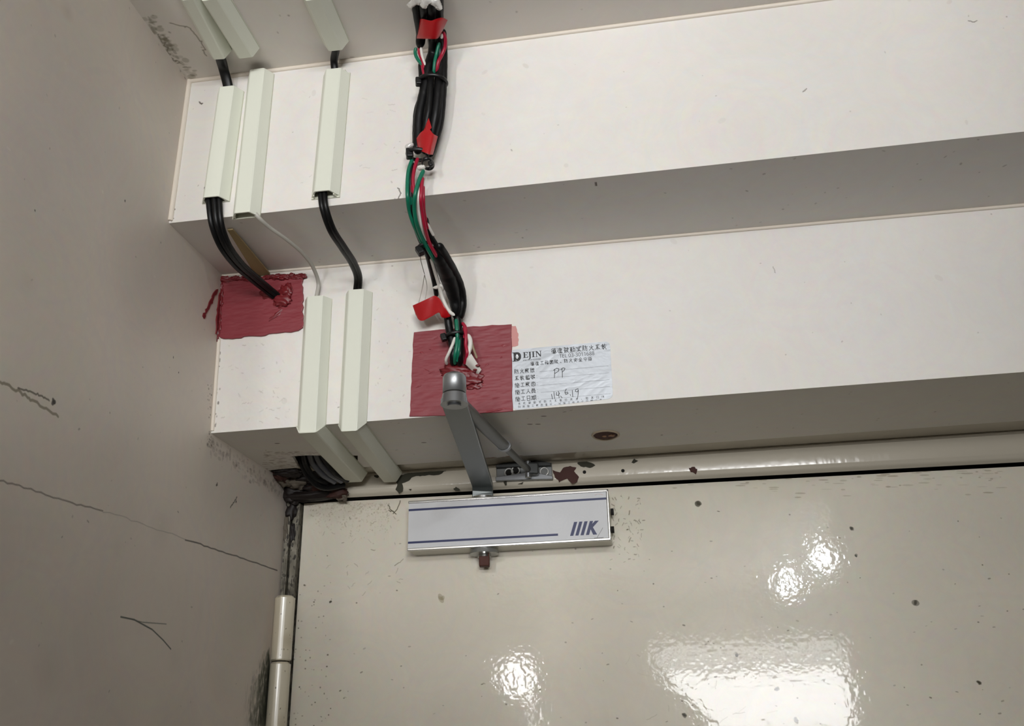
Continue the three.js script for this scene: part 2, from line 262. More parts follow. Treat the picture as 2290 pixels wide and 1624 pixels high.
const doorTex = areaTex('#dfd8c8', 0, 0.80, 1.6, 2.07, 2400, (x, q, px, w, h) => {
  mottle(x, w, h, ['190,184,164', '210,206,192', '196,190,178', '204,196,180'], 320, 40, 260, 0.16);
  const P = (u, v) => { const p = DO.hit(u, v); return q(p.x, p.y); };
  for (let i = 0; i < 520; i++) { const u = 690 + Math.abs(rr(-1, 1)) * 180, v = 1125 + Math.abs(rr(-1, 1) * rr(0, 1)) * 95, p = P(u, v); x.fillStyle = `rgba(${rnd() < 0.6 ? '140,122,94' : '112,98,76'},${rr(0.05, 0.28)})`; x.beginPath(); x.ellipse(p[0], p[1], rr(0.6, 3), rr(0.5, 2), rnd() * 3, 0, 7); x.fill(); }
  for (let i = 0; i < 30; i++) { const p = P(rr(690, 905), rr(1150, 1330)); scratch(x, wobble([p, [p[0] + rr(-12, 12), p[1] + rr(-10, 12)]], 1.5, 3), rr(0.7, 2), `rgba(110,100,80,${rr(0.3, 0.7)})`); }
  for (const l of [[[868, 1128], [874, 1140], [886, 1150]], [[878, 1150], [890, 1136], [895, 1120]], [[868, 1142], [880, 1144]]]) scratch(x, wobble(l.map((p) => P(...p)), 2, 4), 2, 'rgba(70,64,50,.8)');
  for (let i = 0; i < 60; i++) { const p = P(1368 + Math.abs(rr(-1, 1)) * 70, rr(1108, 1260)); scratch(x, wobble([p, [p[0] + rr(-6, 6), p[1] + rr(-10, 10)]], 1, 3), rr(0.7, 2.2), `rgba(90,80,60,${rr(0.25, 0.7)})`); }
  for (let i = 0; i < 120; i++) { const p = P(rr(1480, 2250), 1050 + Math.abs(rr(-1, 1) * rr(0, 1)) * 70); x.fillStyle = `rgba(120,106,82,${rr(0.1, 0.4)})`; x.beginPath(); x.ellipse(p[0], p[1], rr(2, 14), rr(0.6, 2), 0.05, 0, 7); x.fill(); }
  for (let i = 0; i < 150; i++) { const p = P(rr(650, 2290), rr(1140, 1624)); x.fillStyle = `rgba(84,76,60,${rr(0.2, 0.7)})`; x.beginPath(); x.ellipse(p[0], p[1], rr(0.8, 4), rr(0.6, 1.8), rr(-0.4, 0.4), 0, 7); x.fill(); }
  for (let i = 0; i < 60; i++) { const p = P(rr(645, 740), rr(1300, 1624)); x.fillStyle = `rgba(80,72,56,${rr(0.3, 0.8)})`; x.beginPath(); x.ellipse(p[0], p[1], rr(0.7, 2.4), rr(0.7, 2.2), 0, 0, 7); x.fill(); }
  for (const [u, v, r] of [[739, 1346, 4], [1562, 1127, 7], [987, 1338, 9], [2048, 1347, 7], [1905, 1182, 5], [1915, 1243, 4], [1737, 1541, 6], [1648, 1465, 6], [1530, 1600, 6], [1780, 1610, 6], [2190, 1527, 4]]) { const p = P(u, v); specks(x, 0, 0, 4, r < 8 ? '60,56,44' : '150,138,110', r * 0.5, r, 0.7, [p[0] - r * 0.4, p[1] - r * 0.3, p[0] + r * 0.4, p[1] + r * 0.3]); }
  for (let i = 0; i < 24; i++) { const p = P(rr(1380, 1920), rr(1440, 1624)); scratch(x, wobble([p, [p[0] + rr(-30, 30), p[1] + rr(-20, 20)]], 2, 4), rr(0.7, 1.6), `rgba(150,140,120,${rr(0.2, 0.5)})`); }
});
const M = {
  wall: phys('#ffffff', 0.5, 0, { map: wallTex, bumpMap: rep(peel, 3), bumpScale: 0.0002 }),
  face1: mat('#ffffff', 0.55, 0, { map: faceTex1, bumpMap: rep(peel, 6), bumpScale: 0.0002 }),
  face2: mat('#ffffff', 0.55, 0, { map: faceTex2, bumpMap: rep(peel, 6), bumpScale: 0.0002 }),
  under1: mat('#ffffff', 0.55, 0, { map: underTex1 }), under2: mat('#ffffff', 0.55, 0, { map: underTex2 }),
  ceil: mat('#ffffff', 0.6, 0, { map: ceilTex }),
  room: mat('#bdb8b0', 0.8), roomFloor: mat('#4e4a44', 0.7), dark: mat('#1c1a17', 0.9),
  caulk: mat('#e0d6c8', 0.5), frame: phys('#cbc4b4', 0.16, 0, { bumpMap: rep(peel, 7), bumpScale: 0.00012 }),
  door: phys('#ffffff', 0.05, 0, { map: doorTex, specularIntensity: 0.32, clearcoat: 0.15, clearcoatRoughness: 0.3, bumpMap: rep(peel, 8), bumpScale: 0.000048 }),
  trunk: mat('#dfe1d3', 0.45, 0, { bumpMap: rep(peel, 5), bumpScale: 0.0001 }), trunkBase: mat('#d2d3c2', 0.5),
  black: phys('#0a0a0b', 0.42, 0, { specularIntensity: 0.6 }), tapeBlack: mat('#0b0b0c', 0.4), tie: mat('#111112', 0.38),
  red: mat('#9c1230', 0.4), green: mat('#0a6a50', 0.4), white: mat('#d8d4cc', 0.45), redTape: phys('#a80a14', 0.33, 0, { clearcoat: 0.4, clearcoatRoughness: 0.25 }),
  grey: mat('#b4b1a8', 0.45), tan: mat('#a08c64', 0.8), thread: mat('#b9b4ac', 0.6),
  steel: mat('#8e9092', 0.38, 0.85), armPaint: phys('#646a69', 0.36, 0.3), rodPaint: phys('#5c5d5a', 0.4, 0.4), bright: mat('#d8d8d6', 0.22, 1), screw: mat('#c4c4bf', 0.4, 0.4),
  rust: mat('#38190f', 0.7), rustDark: mat('#150b08', 0.6), mortar: mat('#5f574b', 0.8), chip: mat('#3b3a2e', 0.85), chipRed: mat('#472a24', 0.8),
};
M.sealant = phys('#812d35', 0.5, 0, { bumpMap: rep(peel, 3, 9), bumpScale: 0.0005 });
M.sealantDark = phys('#6d1a20', 0.42, 0);

// ------------------------------------------------------------------ the room
const WE = 0.66;                                  // the left wall ends here; the room widens beyond it
struct(mesh('floor', slab(-2.2, XR, -0.1, 0, -0.2, 3.4), M.roomFloor));
struct(mesh('ceiling', slab(-2.2, XR, YT, YT + 0.12, -0.2, 3.4), M.ceil));
struct(mesh('wall_left', slab(-0.13, 0, 0, YT, -0.12, WE), M.wall));
struct(mesh('wall_far_left', slab(-2.3, -2.2, 0, YT, -0.2, 3.4), M.room));
struct(mesh('wall_right', slab(XR, XR + 0.1, 0, YT, -0.2, 3.4), M.room));
struct(mesh('wall_alcove', slab(-2.2, -0.13, 0, YT, 0.4, 0.5), M.room));
struct(mesh('wall_front', [slab(0, XR, 2.12, YT, -0.14, -0.06), slab(0.95, XR, 0, 2.12, -0.14, 0.0), slab(-0.13, 0.95, 0, 2.12, -0.2, -0.14)], M.room));
// wall behind the photographer: the unseen window opening in it is left free
const bz = WINDOW.z;
struct(mesh('wall_back', [slab(-2.2, WINDOW.x0, 0, YT, bz, bz + 0.14), slab(WINDOW.x1, XR, 0, YT, bz, bz + 0.14), slab(WINDOW.x0, WINDOW.x1, 0, WINDOW.y0, bz, bz + 0.14), slab(WINDOW.x0, WINDOW.x1, WINDOW.y1, YT, bz, bz + 0.14)], M.room));
// out-of-view blockers placed to shade the door and show dark in its gloss
struct(mesh('wall_unseen_partition', slab(0.792, XR, 0, YT, 1.42, 1.47), M.room));  // unseen partition, placed to dim the right side and cut the window reflection
{
  const sp = new THREE.Shape([[0.10, 0], [0.78, 0], [0.78, 1.54], [0.47, 1.853], [0.368, 1.955], [0.33, 1.985], [0.10, 1.99]].map(([a, b]) => new THREE.Vector2(a, b)));
  struct(mesh('wall_shade_panel', new THREE.ExtrudeGeometry(sp, { depth: 0.05, bevelEnabled: false }).translate(0, 0, 1.2), M.room));  // unseen panel, shaped to shade the lower door and darken its gloss
  const cb = thing('unseen_blocker', 'tall grey block shaped like a locker, out of view, placed to shade the lower door', 'unseen_blocker'), cm = mat('#6f706c', 0.55);  // unseen block standing in the light to darken the lower door
  mesh('carcass', slab(-0.62, 0.02, 0, 1.94, 1.25, 1.6), cm, cb);
  for (const [a, b] of [[-0.615, -0.303], [-0.297, 0.015]]) { const dr = mesh('door', new RoundedBoxGeometry(b - a, 1.9, 0.018, 2, 0.003).translate((a + b) / 2, 0.98, 1.241), cm, cb); mesh('handle', new RoundedBoxGeometry(0.012, 0.12, 0.02, 2, 0.003).translate(a < -0.5 ? b - 0.03 : a + 0.03, 1.05, 1.225), mat('#a8a8a4', 0.3, 1), dr); }
}
function glow(c, k) { return new THREE.MeshStandardMaterial({ color: 0x222222, emissive: C(c), emissiveIntensity: k, roughness: 0.6 }); }
function rect(x, y, z, w, h, to, c, k) { const l = new THREE.RectAreaLight(C(c), k, w, h); l.position.set(x, y, z); l.lookAt(to.x, to.y, to.z); scene.add(l); return l; }
{
  const win = structGroup('window_1'), cx = (WINDOW.x0 + WINDOW.x1) / 2, cy = (WINDOW.y0 + WINDOW.y1) / 2, w = WINDOW.x1 - WINDOW.x0, h = WINDOW.y1 - WINDOW.y0;  // window out of view, placed as main light and mirrored in the door
  mesh('pane', slab(WINDOW.x0, WINDOW.x1, WINDOW.y0, WINDOW.y1, bz + 0.10, bz + 0.12), glow('#fffaf0', 1.0), win);
  const fm = mat('#8a8780', 0.5);
  mesh('window_frame', [slab(WINDOW.x0, WINDOW.x1, WINDOW.y1 - 0.03, WINDOW.y1, bz, bz + 0.09), slab(WINDOW.x0, WINDOW.x1, WINDOW.y0, WINDOW.y0 + 0.03, bz, bz + 0.09), slab(WINDOW.x0, WINDOW.x0 + 0.03, WINDOW.y0, WINDOW.y1, bz, bz + 0.09), slab(WINDOW.x1 - 0.03, WINDOW.x1, WINDOW.y0, WINDOW.y1, bz, bz + 0.09)], fm, win);
  mesh('transom', slab(WINDOW.x0, WINDOW.x1, WINDOW.ym - 0.012, WINDOW.ym + 0.012, bz, bz + 0.09), fm, win);
  const y1 = WINDOW.y0 + 0.03, y2 = WINDOW.ym - 0.012, y3 = WINDOW.ym + 0.012, y4 = WINDOW.y1 - 0.03;   // bright lower area, upper area set dimmer for the door reflection
  rect(cx, (y1 + y2) / 2, bz + 0.095, w - 0.06, y2 - y1, V(cx, (y1 + y2) / 2, 0), '#fdfdfe', LIGHT.window);
  rect(cx, (y3 + y4) / 2, bz + 0.095, w - 0.06, y4 - y3, V(cx, (y3 + y4) / 2, 0), '#fdfdfe', LIGHT.transom);
  const st = thing('unseen_tube_light', 'slim upright light out of view, placed for the streak in the door gloss', 'lamp');  // unseen light, set for the door streak and brightness from the left
  mesh('diffuser', slab(STRIP.x0, STRIP.x1, STRIP.y0, STRIP.y1, STRIP.z - 0.02, STRIP.z - 0.005), glow('#fff4e4', 1.0), st);
  mesh('housing', slab(STRIP.x0 - 0.01, STRIP.x1 + 0.01, STRIP.y0 - 0.02, STRIP.y1 + 0.02, STRIP.z - 0.005, STRIP.z + 0.02), fm, st);
  rect((STRIP.x0 + STRIP.x1) / 2, (STRIP.y0 + STRIP.y1) / 2, STRIP.z - 0.024, STRIP.x1 - STRIP.x0, STRIP.y1 - STRIP.y0, V((STRIP.x0 + STRIP.x1) / 2, (STRIP.y0 + STRIP.y1) / 2, 0), '#fefdff', LIGHT.strip);
  const pn = thing('unseen_ceiling_light', 'square ceiling light panel out of view, placed to light the boxes and door', 'lamp');  // unseen panel, placed to light boxes and door from above
  mesh('diffuser', slab(PANEL.x - PANEL.w / 2, PANEL.x + PANEL.w / 2, YT - 0.03, YT - 0.022, PANEL.z - PANEL.d / 2, PANEL.z + PANEL.d / 2), glow('#fff6ea', 1.0), pn);
  mesh('housing', slab(PANEL.x - PANEL.w / 2 - 0.015, PANEL.x + PANEL.w / 2 + 0.015, YT - 0.022, YT, PANEL.z - PANEL.d / 2 - 0.015, PANEL.z + PANEL.d / 2 + 0.015), fm, pn);
  rect(PANEL.x, YT - 0.034, PANEL.z, PANEL.w, PANEL.d, V(PANEL.x, 0, PANEL.z + 0.0001), '#fffcf6', LIGHT.panel);
  for (const [x, z, l] of [[0.828, 1.86, 'nearer'], [0.770, 2.26, 'farther']]) {
    const dl = thing('downlight', `small round ceiling downlight, the ${l} of the two to the door`, 'lamp', 'small round downlights');
    mesh('bulb', new THREE.SphereGeometry(0.016, 24, 16).translate(x, YT - 0.035, z), glow('#f4fbff', 60), dl);
    mesh('rim', new THREE.TorusGeometry(0.04, 0.008, 10, 32).rotateX(Math.PI / 2).translate(x, YT - 0.006, z), fm, dl);
    const p = new THREE.PointLight(C('#f4fbff'), LIGHT.spot, 0, 2); p.position.set(x, YT - 0.075, z); p.castShadow = true; scene.add(p);
  }
}
// ------------------------------------------------------------------ boxed beams above the door
const bar = (a, b, r) => cord([a, a.clone().lerp(b, 0.5), b], r, { sides: 8, seg: 2, side: V(0, 1, 0.3) });
{
  const up = structGroup('wall_upper_box'), lo = structGroup('wall_lower_box'), T = 0.004, XE = XR;
  const RTx = ext(LT, RT, XE), RBx = ext(LB, RB, XE), BKx = ext(BKL, BKR, XE);
  mesh('front_panel', hexa([V(0, Y2, Z2), V(XE, Y2, Z2), V(XE, Y2 + 0.001, Z2 - T), V(0, Y2 + 0.001, Z2 - T), V(0, YT, Z2), V(XE, YT, Z2), V(XE, YT, Z2 - T), V(0, YT, Z2 - T)]), M.face2, up);
  const in1 = (p, t) => p.clone().addScaledVector(F1.n, -t);
  const bots = [], xs = Array.from({ length: 25 }, (_, i) => i * 0.04).concat([XE]);
  for (let i = 0; i + 1 < xs.length; i++) {
    const [a, b] = [xs[i], xs[i + 1]], bk = (x) => in1(ext(LT, RT, Math.min(x, 0.96)), 0.01).setX(x), f = (x) => V(x, Y2, Z2 - 0.0002), u = (p) => p.clone().add(V(0, T, 0));
    bots.push(hexa([f(a), f(b), bk(b), bk(a), u(f(a)), u(f(b)), u(bk(b)), u(bk(a))]));
  }
  mesh('bottom_panel', bots, M.under2, up);
  mesh('caulk_bead', [bar(V(0, YT - 0.001, Z2), V(XE, YT - 0.001, Z2), 0.0022), bar(V(0.001, Y2 + 0.002, Z2), V(0.001, YT, Z2), 0.0026)], M.caulk, up);
  mesh('front_panel', hexa([LB.clone(), RBx.clone(), in1(RBx, T), in1(LB, T), LT.clone(), RTx.clone(), in1(RTx, T), in1(LT, T)]), M.face1, lo);
  mesh('caulk_bead', [bar(LT.clone(), RTx.clone(), 0.0018), bar(LB.clone().add(V(0.001, 0.002, 0)), LT.clone().add(V(0.001, 0, 0)), 0.002)], M.caulk, lo);
  // underside with the broken notch at its back edge
  const h = (u, v) => U1.hit(u, v);
  const n1 = h(653, 1020.5), n2 = h(716, 1019), pl = [LB, RBx, BKx, h(800, 1046), h(800, 1019), n2, h(690, 1018.5), n1, h(668, 1046), BKL].map((p) => U1.loc(p));
  const g = new THREE.ExtrudeGeometry(new THREE.Shape(pl), { depth: T, bevelEnabled: false }).translate(0, 0, -T).applyMatrix4(U1.m);
  const p = g.attributes.position, uv = new Float32Array(p.count * 2); for (let i = 0; i < p.count; i++) { uv[2 * i] = p.getX(i); uv[2 * i + 1] = p.getZ(i); }
  g.setAttribute('uv', new THREE.BufferAttribute(uv, 2));
  mesh('bottom_panel', g, M.under1, lo);
}
// ------------------------------------------------------------------ door frame, jamb, door
{
  const fr = structGroup('trim_1'), XE = 0.99;
  const lowL = 2.0562, lowS = -0.0082;
  const prof = (x) => { const l = lowL + lowS * x, t = 2.0780 + 0.0008 * x, bk = ext(BKL, BKR, x);
    return [[-0.06, l + 0.012], [0.0030, l + 0.012], [0.0030, l + 0.0008], [0.0045, l], [0.0085, l + 0.0012], [0.0112, l + 0.0036], [ZF, l + 0.007], [ZF, t - 0.0022], [ZF + 0.0022, t - 0.001], [ZF + 0.0022, t + 0.0005], [ZF, t + 0.0012], [bk.z, bk.y + 0.0012], [bk.z + 0.004, bk.y + 0.02], [-0.06, bk.y + 0.03]].map(([z, y]) => V(x, y, z)); };
  mesh('frame_head', toCreasedNormals(loft(prof(0.0), prof(XE)), 0.7), M.frame, fr);
  mesh('gap_shade_strip', slab(0.018, XE, 2.0555, 2.066, -0.045, -0.002), M.dark, fr);  // dark strip added to blacken the shaded gap above the door
  // left jamb: two grimy steel lips with a groove between them
  const jambTex = canvasTex(128, 1024, (x, w, h) => { x.fillStyle = '#8f8a7c'; x.fillRect(0, 0, w, h); mottle(x, w, h, ['40,36,28', '150,144,130', '70,64,50'], 160, 10, 60, 0.5); specks(x, w, h, 240, '24,20,16', 2, 12, 0.7); for (let i = 0; i < 20; i++) scratch(x, wobble([[rnd() * w, rnd() * h], [rnd() * w, rnd() * h]], 8), rr(1, 4), 'rgba(24,20,16,.5)'); });
  jambTex.wrapS = jambTex.wrapT = THREE.RepeatWrapping; jambTex.repeat.set(60, 4);
  const jm = mat('#ffffff', 0.5, 0, { map: jambTex });
  mesh('jamb', [slab(0, 0.0168, 0, 2.056, -0.06, -0.004)], M.dark, fr);
  mesh('jamb_lip', slab(0.0012, 0.0062, 0, 2.054, -0.004, 0.010), jm, fr);
  mesh('jamb_lip', slab(0.0078, 0.0148, 0, 2.052, -0.004, 0.007), jm, fr);
  // flaked paint: dark spots where the coat has come off
  const CH = [[[884, 1078], [892, 1066], [905, 1060], [930, 1050], [962, 1048], [1000, 1050], [985, 1061], [955, 1064], [925, 1066], [915, 1076], [900, 1082], [902, 1098], [893, 1104], [885, 1096], [890, 1084]],
    [[1236, 1052], [1252, 1056], [1262, 1046], [1276, 1043], [1290, 1045], [1284, 1054], [1294, 1068], [1290, 1078], [1280, 1082], [1268, 1072], [1250, 1078], [1242, 1068]],
    [[1290, 1036], [1300, 1030], [1318, 1034], [1332, 1040], [1320, 1046], [1300, 1044]], [[1014, 1094], [1020, 1088], [1030, 1097], [1018, 1097]], [[1127, 1078], [1134, 1074], [1134, 1084], [1129, 1086]], [[1159, 1083], [1170, 1079], [1168, 1084]],
    [[1418, 1027], [1426, 1030], [1418, 1038], [1412, 1034]], [[915, 1094], [921, 1094], [919, 1098]], [[838, 1057], [850, 1060], [846, 1070], [836, 1066]]];
  CH.forEach((c, i) => mesh('paint_chip', FR.plate(jag(c, 1.2, 5), 0.0005, 0.0001), i === 1 ? M.chipRed : M.chip, fr));
  for (const [u, v] of [[1307, 1056], [1393, 1053]]) mesh('screw_hole', [new THREE.CylinderGeometry(0.0018, 0.0018, 0.0006, 16).rotateX(Math.PI / 2).translate(...FR.hit(u, v, 0.0003).toArray())], M.dark, fr);
  mesh('rust_spot', FR.plate(jag([[1540, 1048], [1552, 1044], [1560, 1050], [1555, 1060], [1545, 1056]], 1.5, 4), 0.0004), M.chipRed, fr);
  // the rotten corner: rust and crumbled mortar where the frame meets the wall
  const L = (u, v, z, s, m, k = 0.4, rot) => mesh(m === M.mortar ? 'mortar_lump' : 'rust_lump', lump(onZ(u, v, z), s, k, 1.8, 4, rot), m, fr);
  L(700, 1108, 0.016, [0.034, 0.006, 0.008], M.rustDark, 0.3, [0, 0, 0.03]); L(655, 1104, 0.016, [0.011, 0.010, 0.006], M.rustDark, 0.4);
  L(750, 1103, 0.017, [0.014, 0.006, 0.006], M.rust, 0.4); L(668, 1080, 0.024, [0.013, 0.007, 0.010], M.mortar, 0.5); L(640, 1072, 0.030, [0.009, 0.008, 0.012], M.mortar, 0.4);
  L(705, 1088, 0.02, [0.016, 0.006, 0.008], M.rustDark, 0.5); L(725, 1092, 0.022, [0.018, 0.005, 0.006], M.rust, 0.5); L(690, 1066, 0.03, [0.016, 0.006, 0.012], M.rustDark, 0.5);
  L(765, 1108, 0.014, [0.007, 0.006, 0.004], M.mortar, 0.4); L(645, 1058, 0.05, [0.016, 0.004, 0.010], M.rustDark, 0.5); L(630, 1066, 0.04, [0.008, 0.006, 0.012], M.rust, 0.5);
  L(652, 1140, 0.008, [0.006, 0.012, 0.004], M.rustDark, 0.5); L(640, 1180, 0.008, [0.004, 0.014, 0.004], M.mortar, 0.5); L(655, 1190, 0.006, [0.004, 0.01, 0.003], M.rustDark, 0.5);
}
{
  const d = structGroup('door_1'), x0 = 0.0168, x1 = 0.94, t = (x) => 2.0534 - 0.0088 * (x - 0.027);
  mesh('door_leaf', hexa([V(x0, 0.01, 0), V(x1, 0.01, 0), V(x1, 0.01, -0.045), V(x0, 0.01, -0.045), V(x0, t(x0), 0), V(x1, t(x1), 0), V(x1, t(x1), -0.045), V(x0, t(x0), -0.045)]), M.door, d);
  const hingeTex = canvasTex(256, 1024, (x, w, h) => { x.fillStyle = '#d8cfb9'; x.fillRect(0, 0, w, h); mottle(x, w, h, ['180,168,142', '220,214,200'], 60, 20, 90, 0.3); specks(x, w, h, 26, '70,56,40', 1, 4, 0.8); specks(x, w, h, 90, '60,54,44', 0.8, 2.5, 0.7, [0, h * 0.5, w, h]); });
  const hm = phys('#ffffff', 0.3, 0, { map: hingeTex, clearcoat: 0.6, clearcoatRoughness: 0.15 }), hx = 0.0104, hz = 0.018;
  const hg = new THREE.Group(); hg.name = 'hinge'; d.add(hg);
  const yTop = onZ(637, 1331, hz + 0.008).y, yJ = onZ(628, 1479, hz + 0.0105).y, yB = yJ - 0.085;
  const kn = (y0, y1, R) => new THREE.LatheGeometry([[0, y0], [R - 0.0012, y0], [R, y0 + 0.0012], [R, y1 - 0.0022], [R - 0.0022, y1], [0, y1]].map(([a, b]) => new THREE.Vector2(a, b)), 40).translate(hx, 0, hz);
  mesh('knuckle', toCreasedNormals(kn(yJ + 0.0012, yTop, 0.0102), 0.6), hm, hg); mesh('knuckle', toCreasedNormals(kn(yB, yJ, 0.0102), 0.6), hm, hg);
  mesh('pin', new THREE.CylinderGeometry(0.005, 0.005, 0.004, 20).translate(hx, yJ + 0.0006, hz), M.dark, hg);
}
// ------------------------------------------------------------------ cable trunking
// face: where it runs; ends: the two front corners at each end as measured, d: depth of the trunking
function trunk(face, a, b, label, { d = 0.0105, open0 = true, open1 = true, ref = 0, mitre0 = 0, mitre1 = 0 } = {}) {
  const A = face.hit(a[0], a[1], d), A2 = face.hit(a[2], a[3], d), B = face.hit(b[0], b[1], d), B2 = face.hit(b[2], b[3], d);
  const p0 = A.clone().add(A2).multiplyScalar(0.5), p1 = B.clone().add(B2).multiplyScalar(0.5), ax = p1.clone().sub(p0), len = ax.length(); ax.normalize();
  const wv = ax.clone().cross(face.n).normalize(), wf = (Math.abs(A2.clone().sub(A).dot(wv)) + Math.abs(B2.clone().sub(B).dot(wv))) / 2, hf = wf / 2, hb = hf + 0.0058;
  const o = thing('cable_trunking', label, 'trunking', 'cream cable trunking pieces');
  const place = (list, s, end) => list.map(([x, y]) => p0.clone().addScaledVector(ax, s + (end < 0 ? mitre0 : mitre1) * (y - d)).addScaledVector(wv, x).addScaledVector(face.n, y - d));
  // lid: a thin bevelled shell, open underneath; base: a slim channel inside it
  const th = 0.0012, c = 0.0006;
  const lid = [[-hb, 0.0016], [-hf - c, d - c], [-hf + c, d], [hf - c, d], [hf + c, d - c], [hb, 0.0016], [hb - th, 0.0016], [hf - 0.0006, d - th], [-hf + 0.0006, d - th], [-hb + th, 0.0016]];
  const bs = [[-hb - 0.0003, 0], [-hb - 0.0003, 0.0014], [-hb + 0.002, 0.0014], [-hb + 0.003, d * 0.55], [-hb + 0.004, d * 0.55], [-hb + 0.003, 0.0012], [hb - 0.003, 0.0012], [hb - 0.004, d * 0.55], [hb - 0.003, d * 0.55], [hb - 0.002, 0.0014], [hb + 0.0003, 0.0014], [hb + 0.0003, 0]];
  const rev = (l) => l.slice().reverse();
  mesh('lid', loft(place(rev(lid), 0, -1), place(rev(lid), len, 1)), M.trunk, o);
  mesh('base_channel', loft(place(rev(bs), ref, -1), place(rev(bs), len - ref, 1)), M.trunkBase, o);
  return { o, p0, p1, ax, wv, n: face.n, d };
}
const tD = trunk(F2, [491.6, 194.6, 520.9, 191], [454.7, 441, 488.5, 438.8], 'leftmost trunking on the upper box, thick black cable leaving its lower end');
const tE = trunk(F2, [560.9, 157.6, 588.6, 150], [523, 477, 557.8, 473.5], 'longest trunking on the upper box, middle one, thin grey cable below it');
const tF = trunk(F2, [728.7, 154.6, 761.6, 151.8], [704, 428.6, 734.9, 425], 'right trunking on the upper box, its open lower end holding one black cable', { ref: -0.0015 });
const tA = trunk(CE, [410, 0, 430, 0], [476, 134.5, 504, 131], 'ceiling trunking nearest the left wall, black cable at its end');
const tB = trunk(CE, [451.6, 0, 486.4, 0], [536, 132.5, 564, 126.5], 'ceiling trunking against the leftmost one, no cable at its end');
const tC = trunk(CE, [684, 0, 715, 0], [736.5, 116, 764.5, 110.5], 'ceiling trunking standing alone, short black cable below its end');
const tG = trunk(F1, [690, 664.8, 718, 659.5], [667, 967.8, 707, 968.7], 'left trunking on the lower box, thin grey cable entering its top', { mitre1: 1 });
const tH = trunk(F1, [781, 648.5, 811, 646], [762.6, 964.7, 797.4, 964], 'right trunking on the lower box, flat black cable entering its top', { mitre1: 1 });
const tI = trunk(U1, [667, 967.8, 707, 968.7], [776.4, 1078.6, 808.8, 1078.6], 'trunking under the lower box beside the broken hole with cables', { mitre0: -1 });
const tJ = trunk(U1, [762.6, 964.7, 797.4, 964], [859.6, 1078.6, 885.7, 1078.6], 'trunking under the lower box, the one farther from the left wall', { mitre0: -1 });

// ------------------------------------------------------------------ single cables
const Z = (u, v, z) => onZ(u, v, z);
{
  const o = thing('power_cable', 'thick black cable group curving from the left trunking into the left red sealant', 'cable');
  const path = [[476, 420, 0.3145], [479, 455, 0.3150], [484, 500, 0.311], [500, 545, 0.296], [532, 590, 0.268], [570, 624, 0.238], [604, 652, 0.213], [624, 668, 0.203], [632, 676, 0.196]];
  for (const [k, dz, r] of [[-1, 0, 0.0027], [0.1, 0.0008, 0.0028], [1, 0, 0.0026]]) {
    const pts = path.map(([u, v, z], i) => { const f = 1 - 0.55 * (i / 8); return Z(u + k * 12.5 * f, v - k * 2.5 * Math.min(1, i / 3), z + dz); });
    mesh('cable', cord(pts, (t) => r * (1 - 0.35 * t), { seg: 60, sides: 14, ripple: 0.06 }), M.black, o);
  }
  tag(mesh('adhesive_strip', new Face(V(0, Y2, Z2), V(0, -1, 0), V(1, 0, 0)).plate([[509, 512], [521, 511], [604, 610], [576, 620]], 0.0014, 0), M.tan), 'tan strip of old backing on the underside behind the thick black cable', 'adhesive');
}
{
  const o = thing('power_cable', 'short black cable bridging the leftmost ceiling trunking and the box below', 'cable');
  const a = tA.p1.clone().addScaledVector(tA.ax, -0.01).addScaledVector(CE.n, -0.005), b = tD.p0.clone().addScaledVector(tD.ax, 0.01).addScaledVector(F2.n, -0.0045);
  mesh('cable', cord([a, tA.p1.clone().addScaledVector(CE.n, -0.004), Z(500, 155, 0.327), tD.p0.clone().addScaledVector(F2.n, -0.004), b], 0.0028, { flat: 1.7, seg: 40, side: V(1, 0, 0) }), M.black, o);
  const q = thing('power_cable', 'short black cable from the lone ceiling trunking to the right trunking', 'cable');
  const c = tC.p1.clone().addScaledVector(tC.ax, -0.01).addScaledVector(CE.n, -0.005), d = tF.p0.clone().addScaledVector(tF.ax, 0.01).addScaledVector(F2.n, -0.0045);
  mesh('cable', cord([c, tC.p1.clone().addScaledVector(CE.n, -0.004), Z(747, 135, 0.322), tF.p0.clone().addScaledVector(F2.n, -0.004), d], 0.0026, { flat: 1.3, seg: 40 }), M.black, q);
  const f = thing('power_cable', 'black cable in an S bend from the upper right trunking to the lower right', 'cable');
  const e = tH.p0.clone().addScaledVector(F1.n, -0.004);
  const fpts = [Z(719, 405, 0.3155), Z(721, 432, 0.3155), Z(725, 465, 0.314), Z(741, 512, 0.300), Z(768, 555, 0.272), Z(790, 590, 0.242), Z(801, 622, 0.218), e, e.clone().addScaledVector(tH.ax, 0.012)];
  mesh('cable', [cord(fpts.map((p) => p.clone().add(V(-0.0017, 0, 0))), 0.0024, { seg: 60 }), cord(fpts.map((p) => p.clone().add(V(0.0017, 0, 0))), 0.0024, { seg: 60 })], M.black, f);
  const g = thing('thin_cable', 'thin grey cable slanting under the upper box between the two trunkings', 'cable');
  const e2 = tG.p0.clone().addScaledVector(F1.n, -0.004);
  mesh('cable', cord([Z(560, 462, 0.3145), Z(578, 486, 0.3125), Z(602, 508, 0.300), Z(640, 535, 0.280), Z(680, 570, 0.250), Z(702, 602, 0.225), Z(712, 635, 0.209), e2, e2.clone().addScaledVector(tG.ax, 0.012)], 0.0015, { flat: 1.25, seg: 60 }), M.grey, g);
}
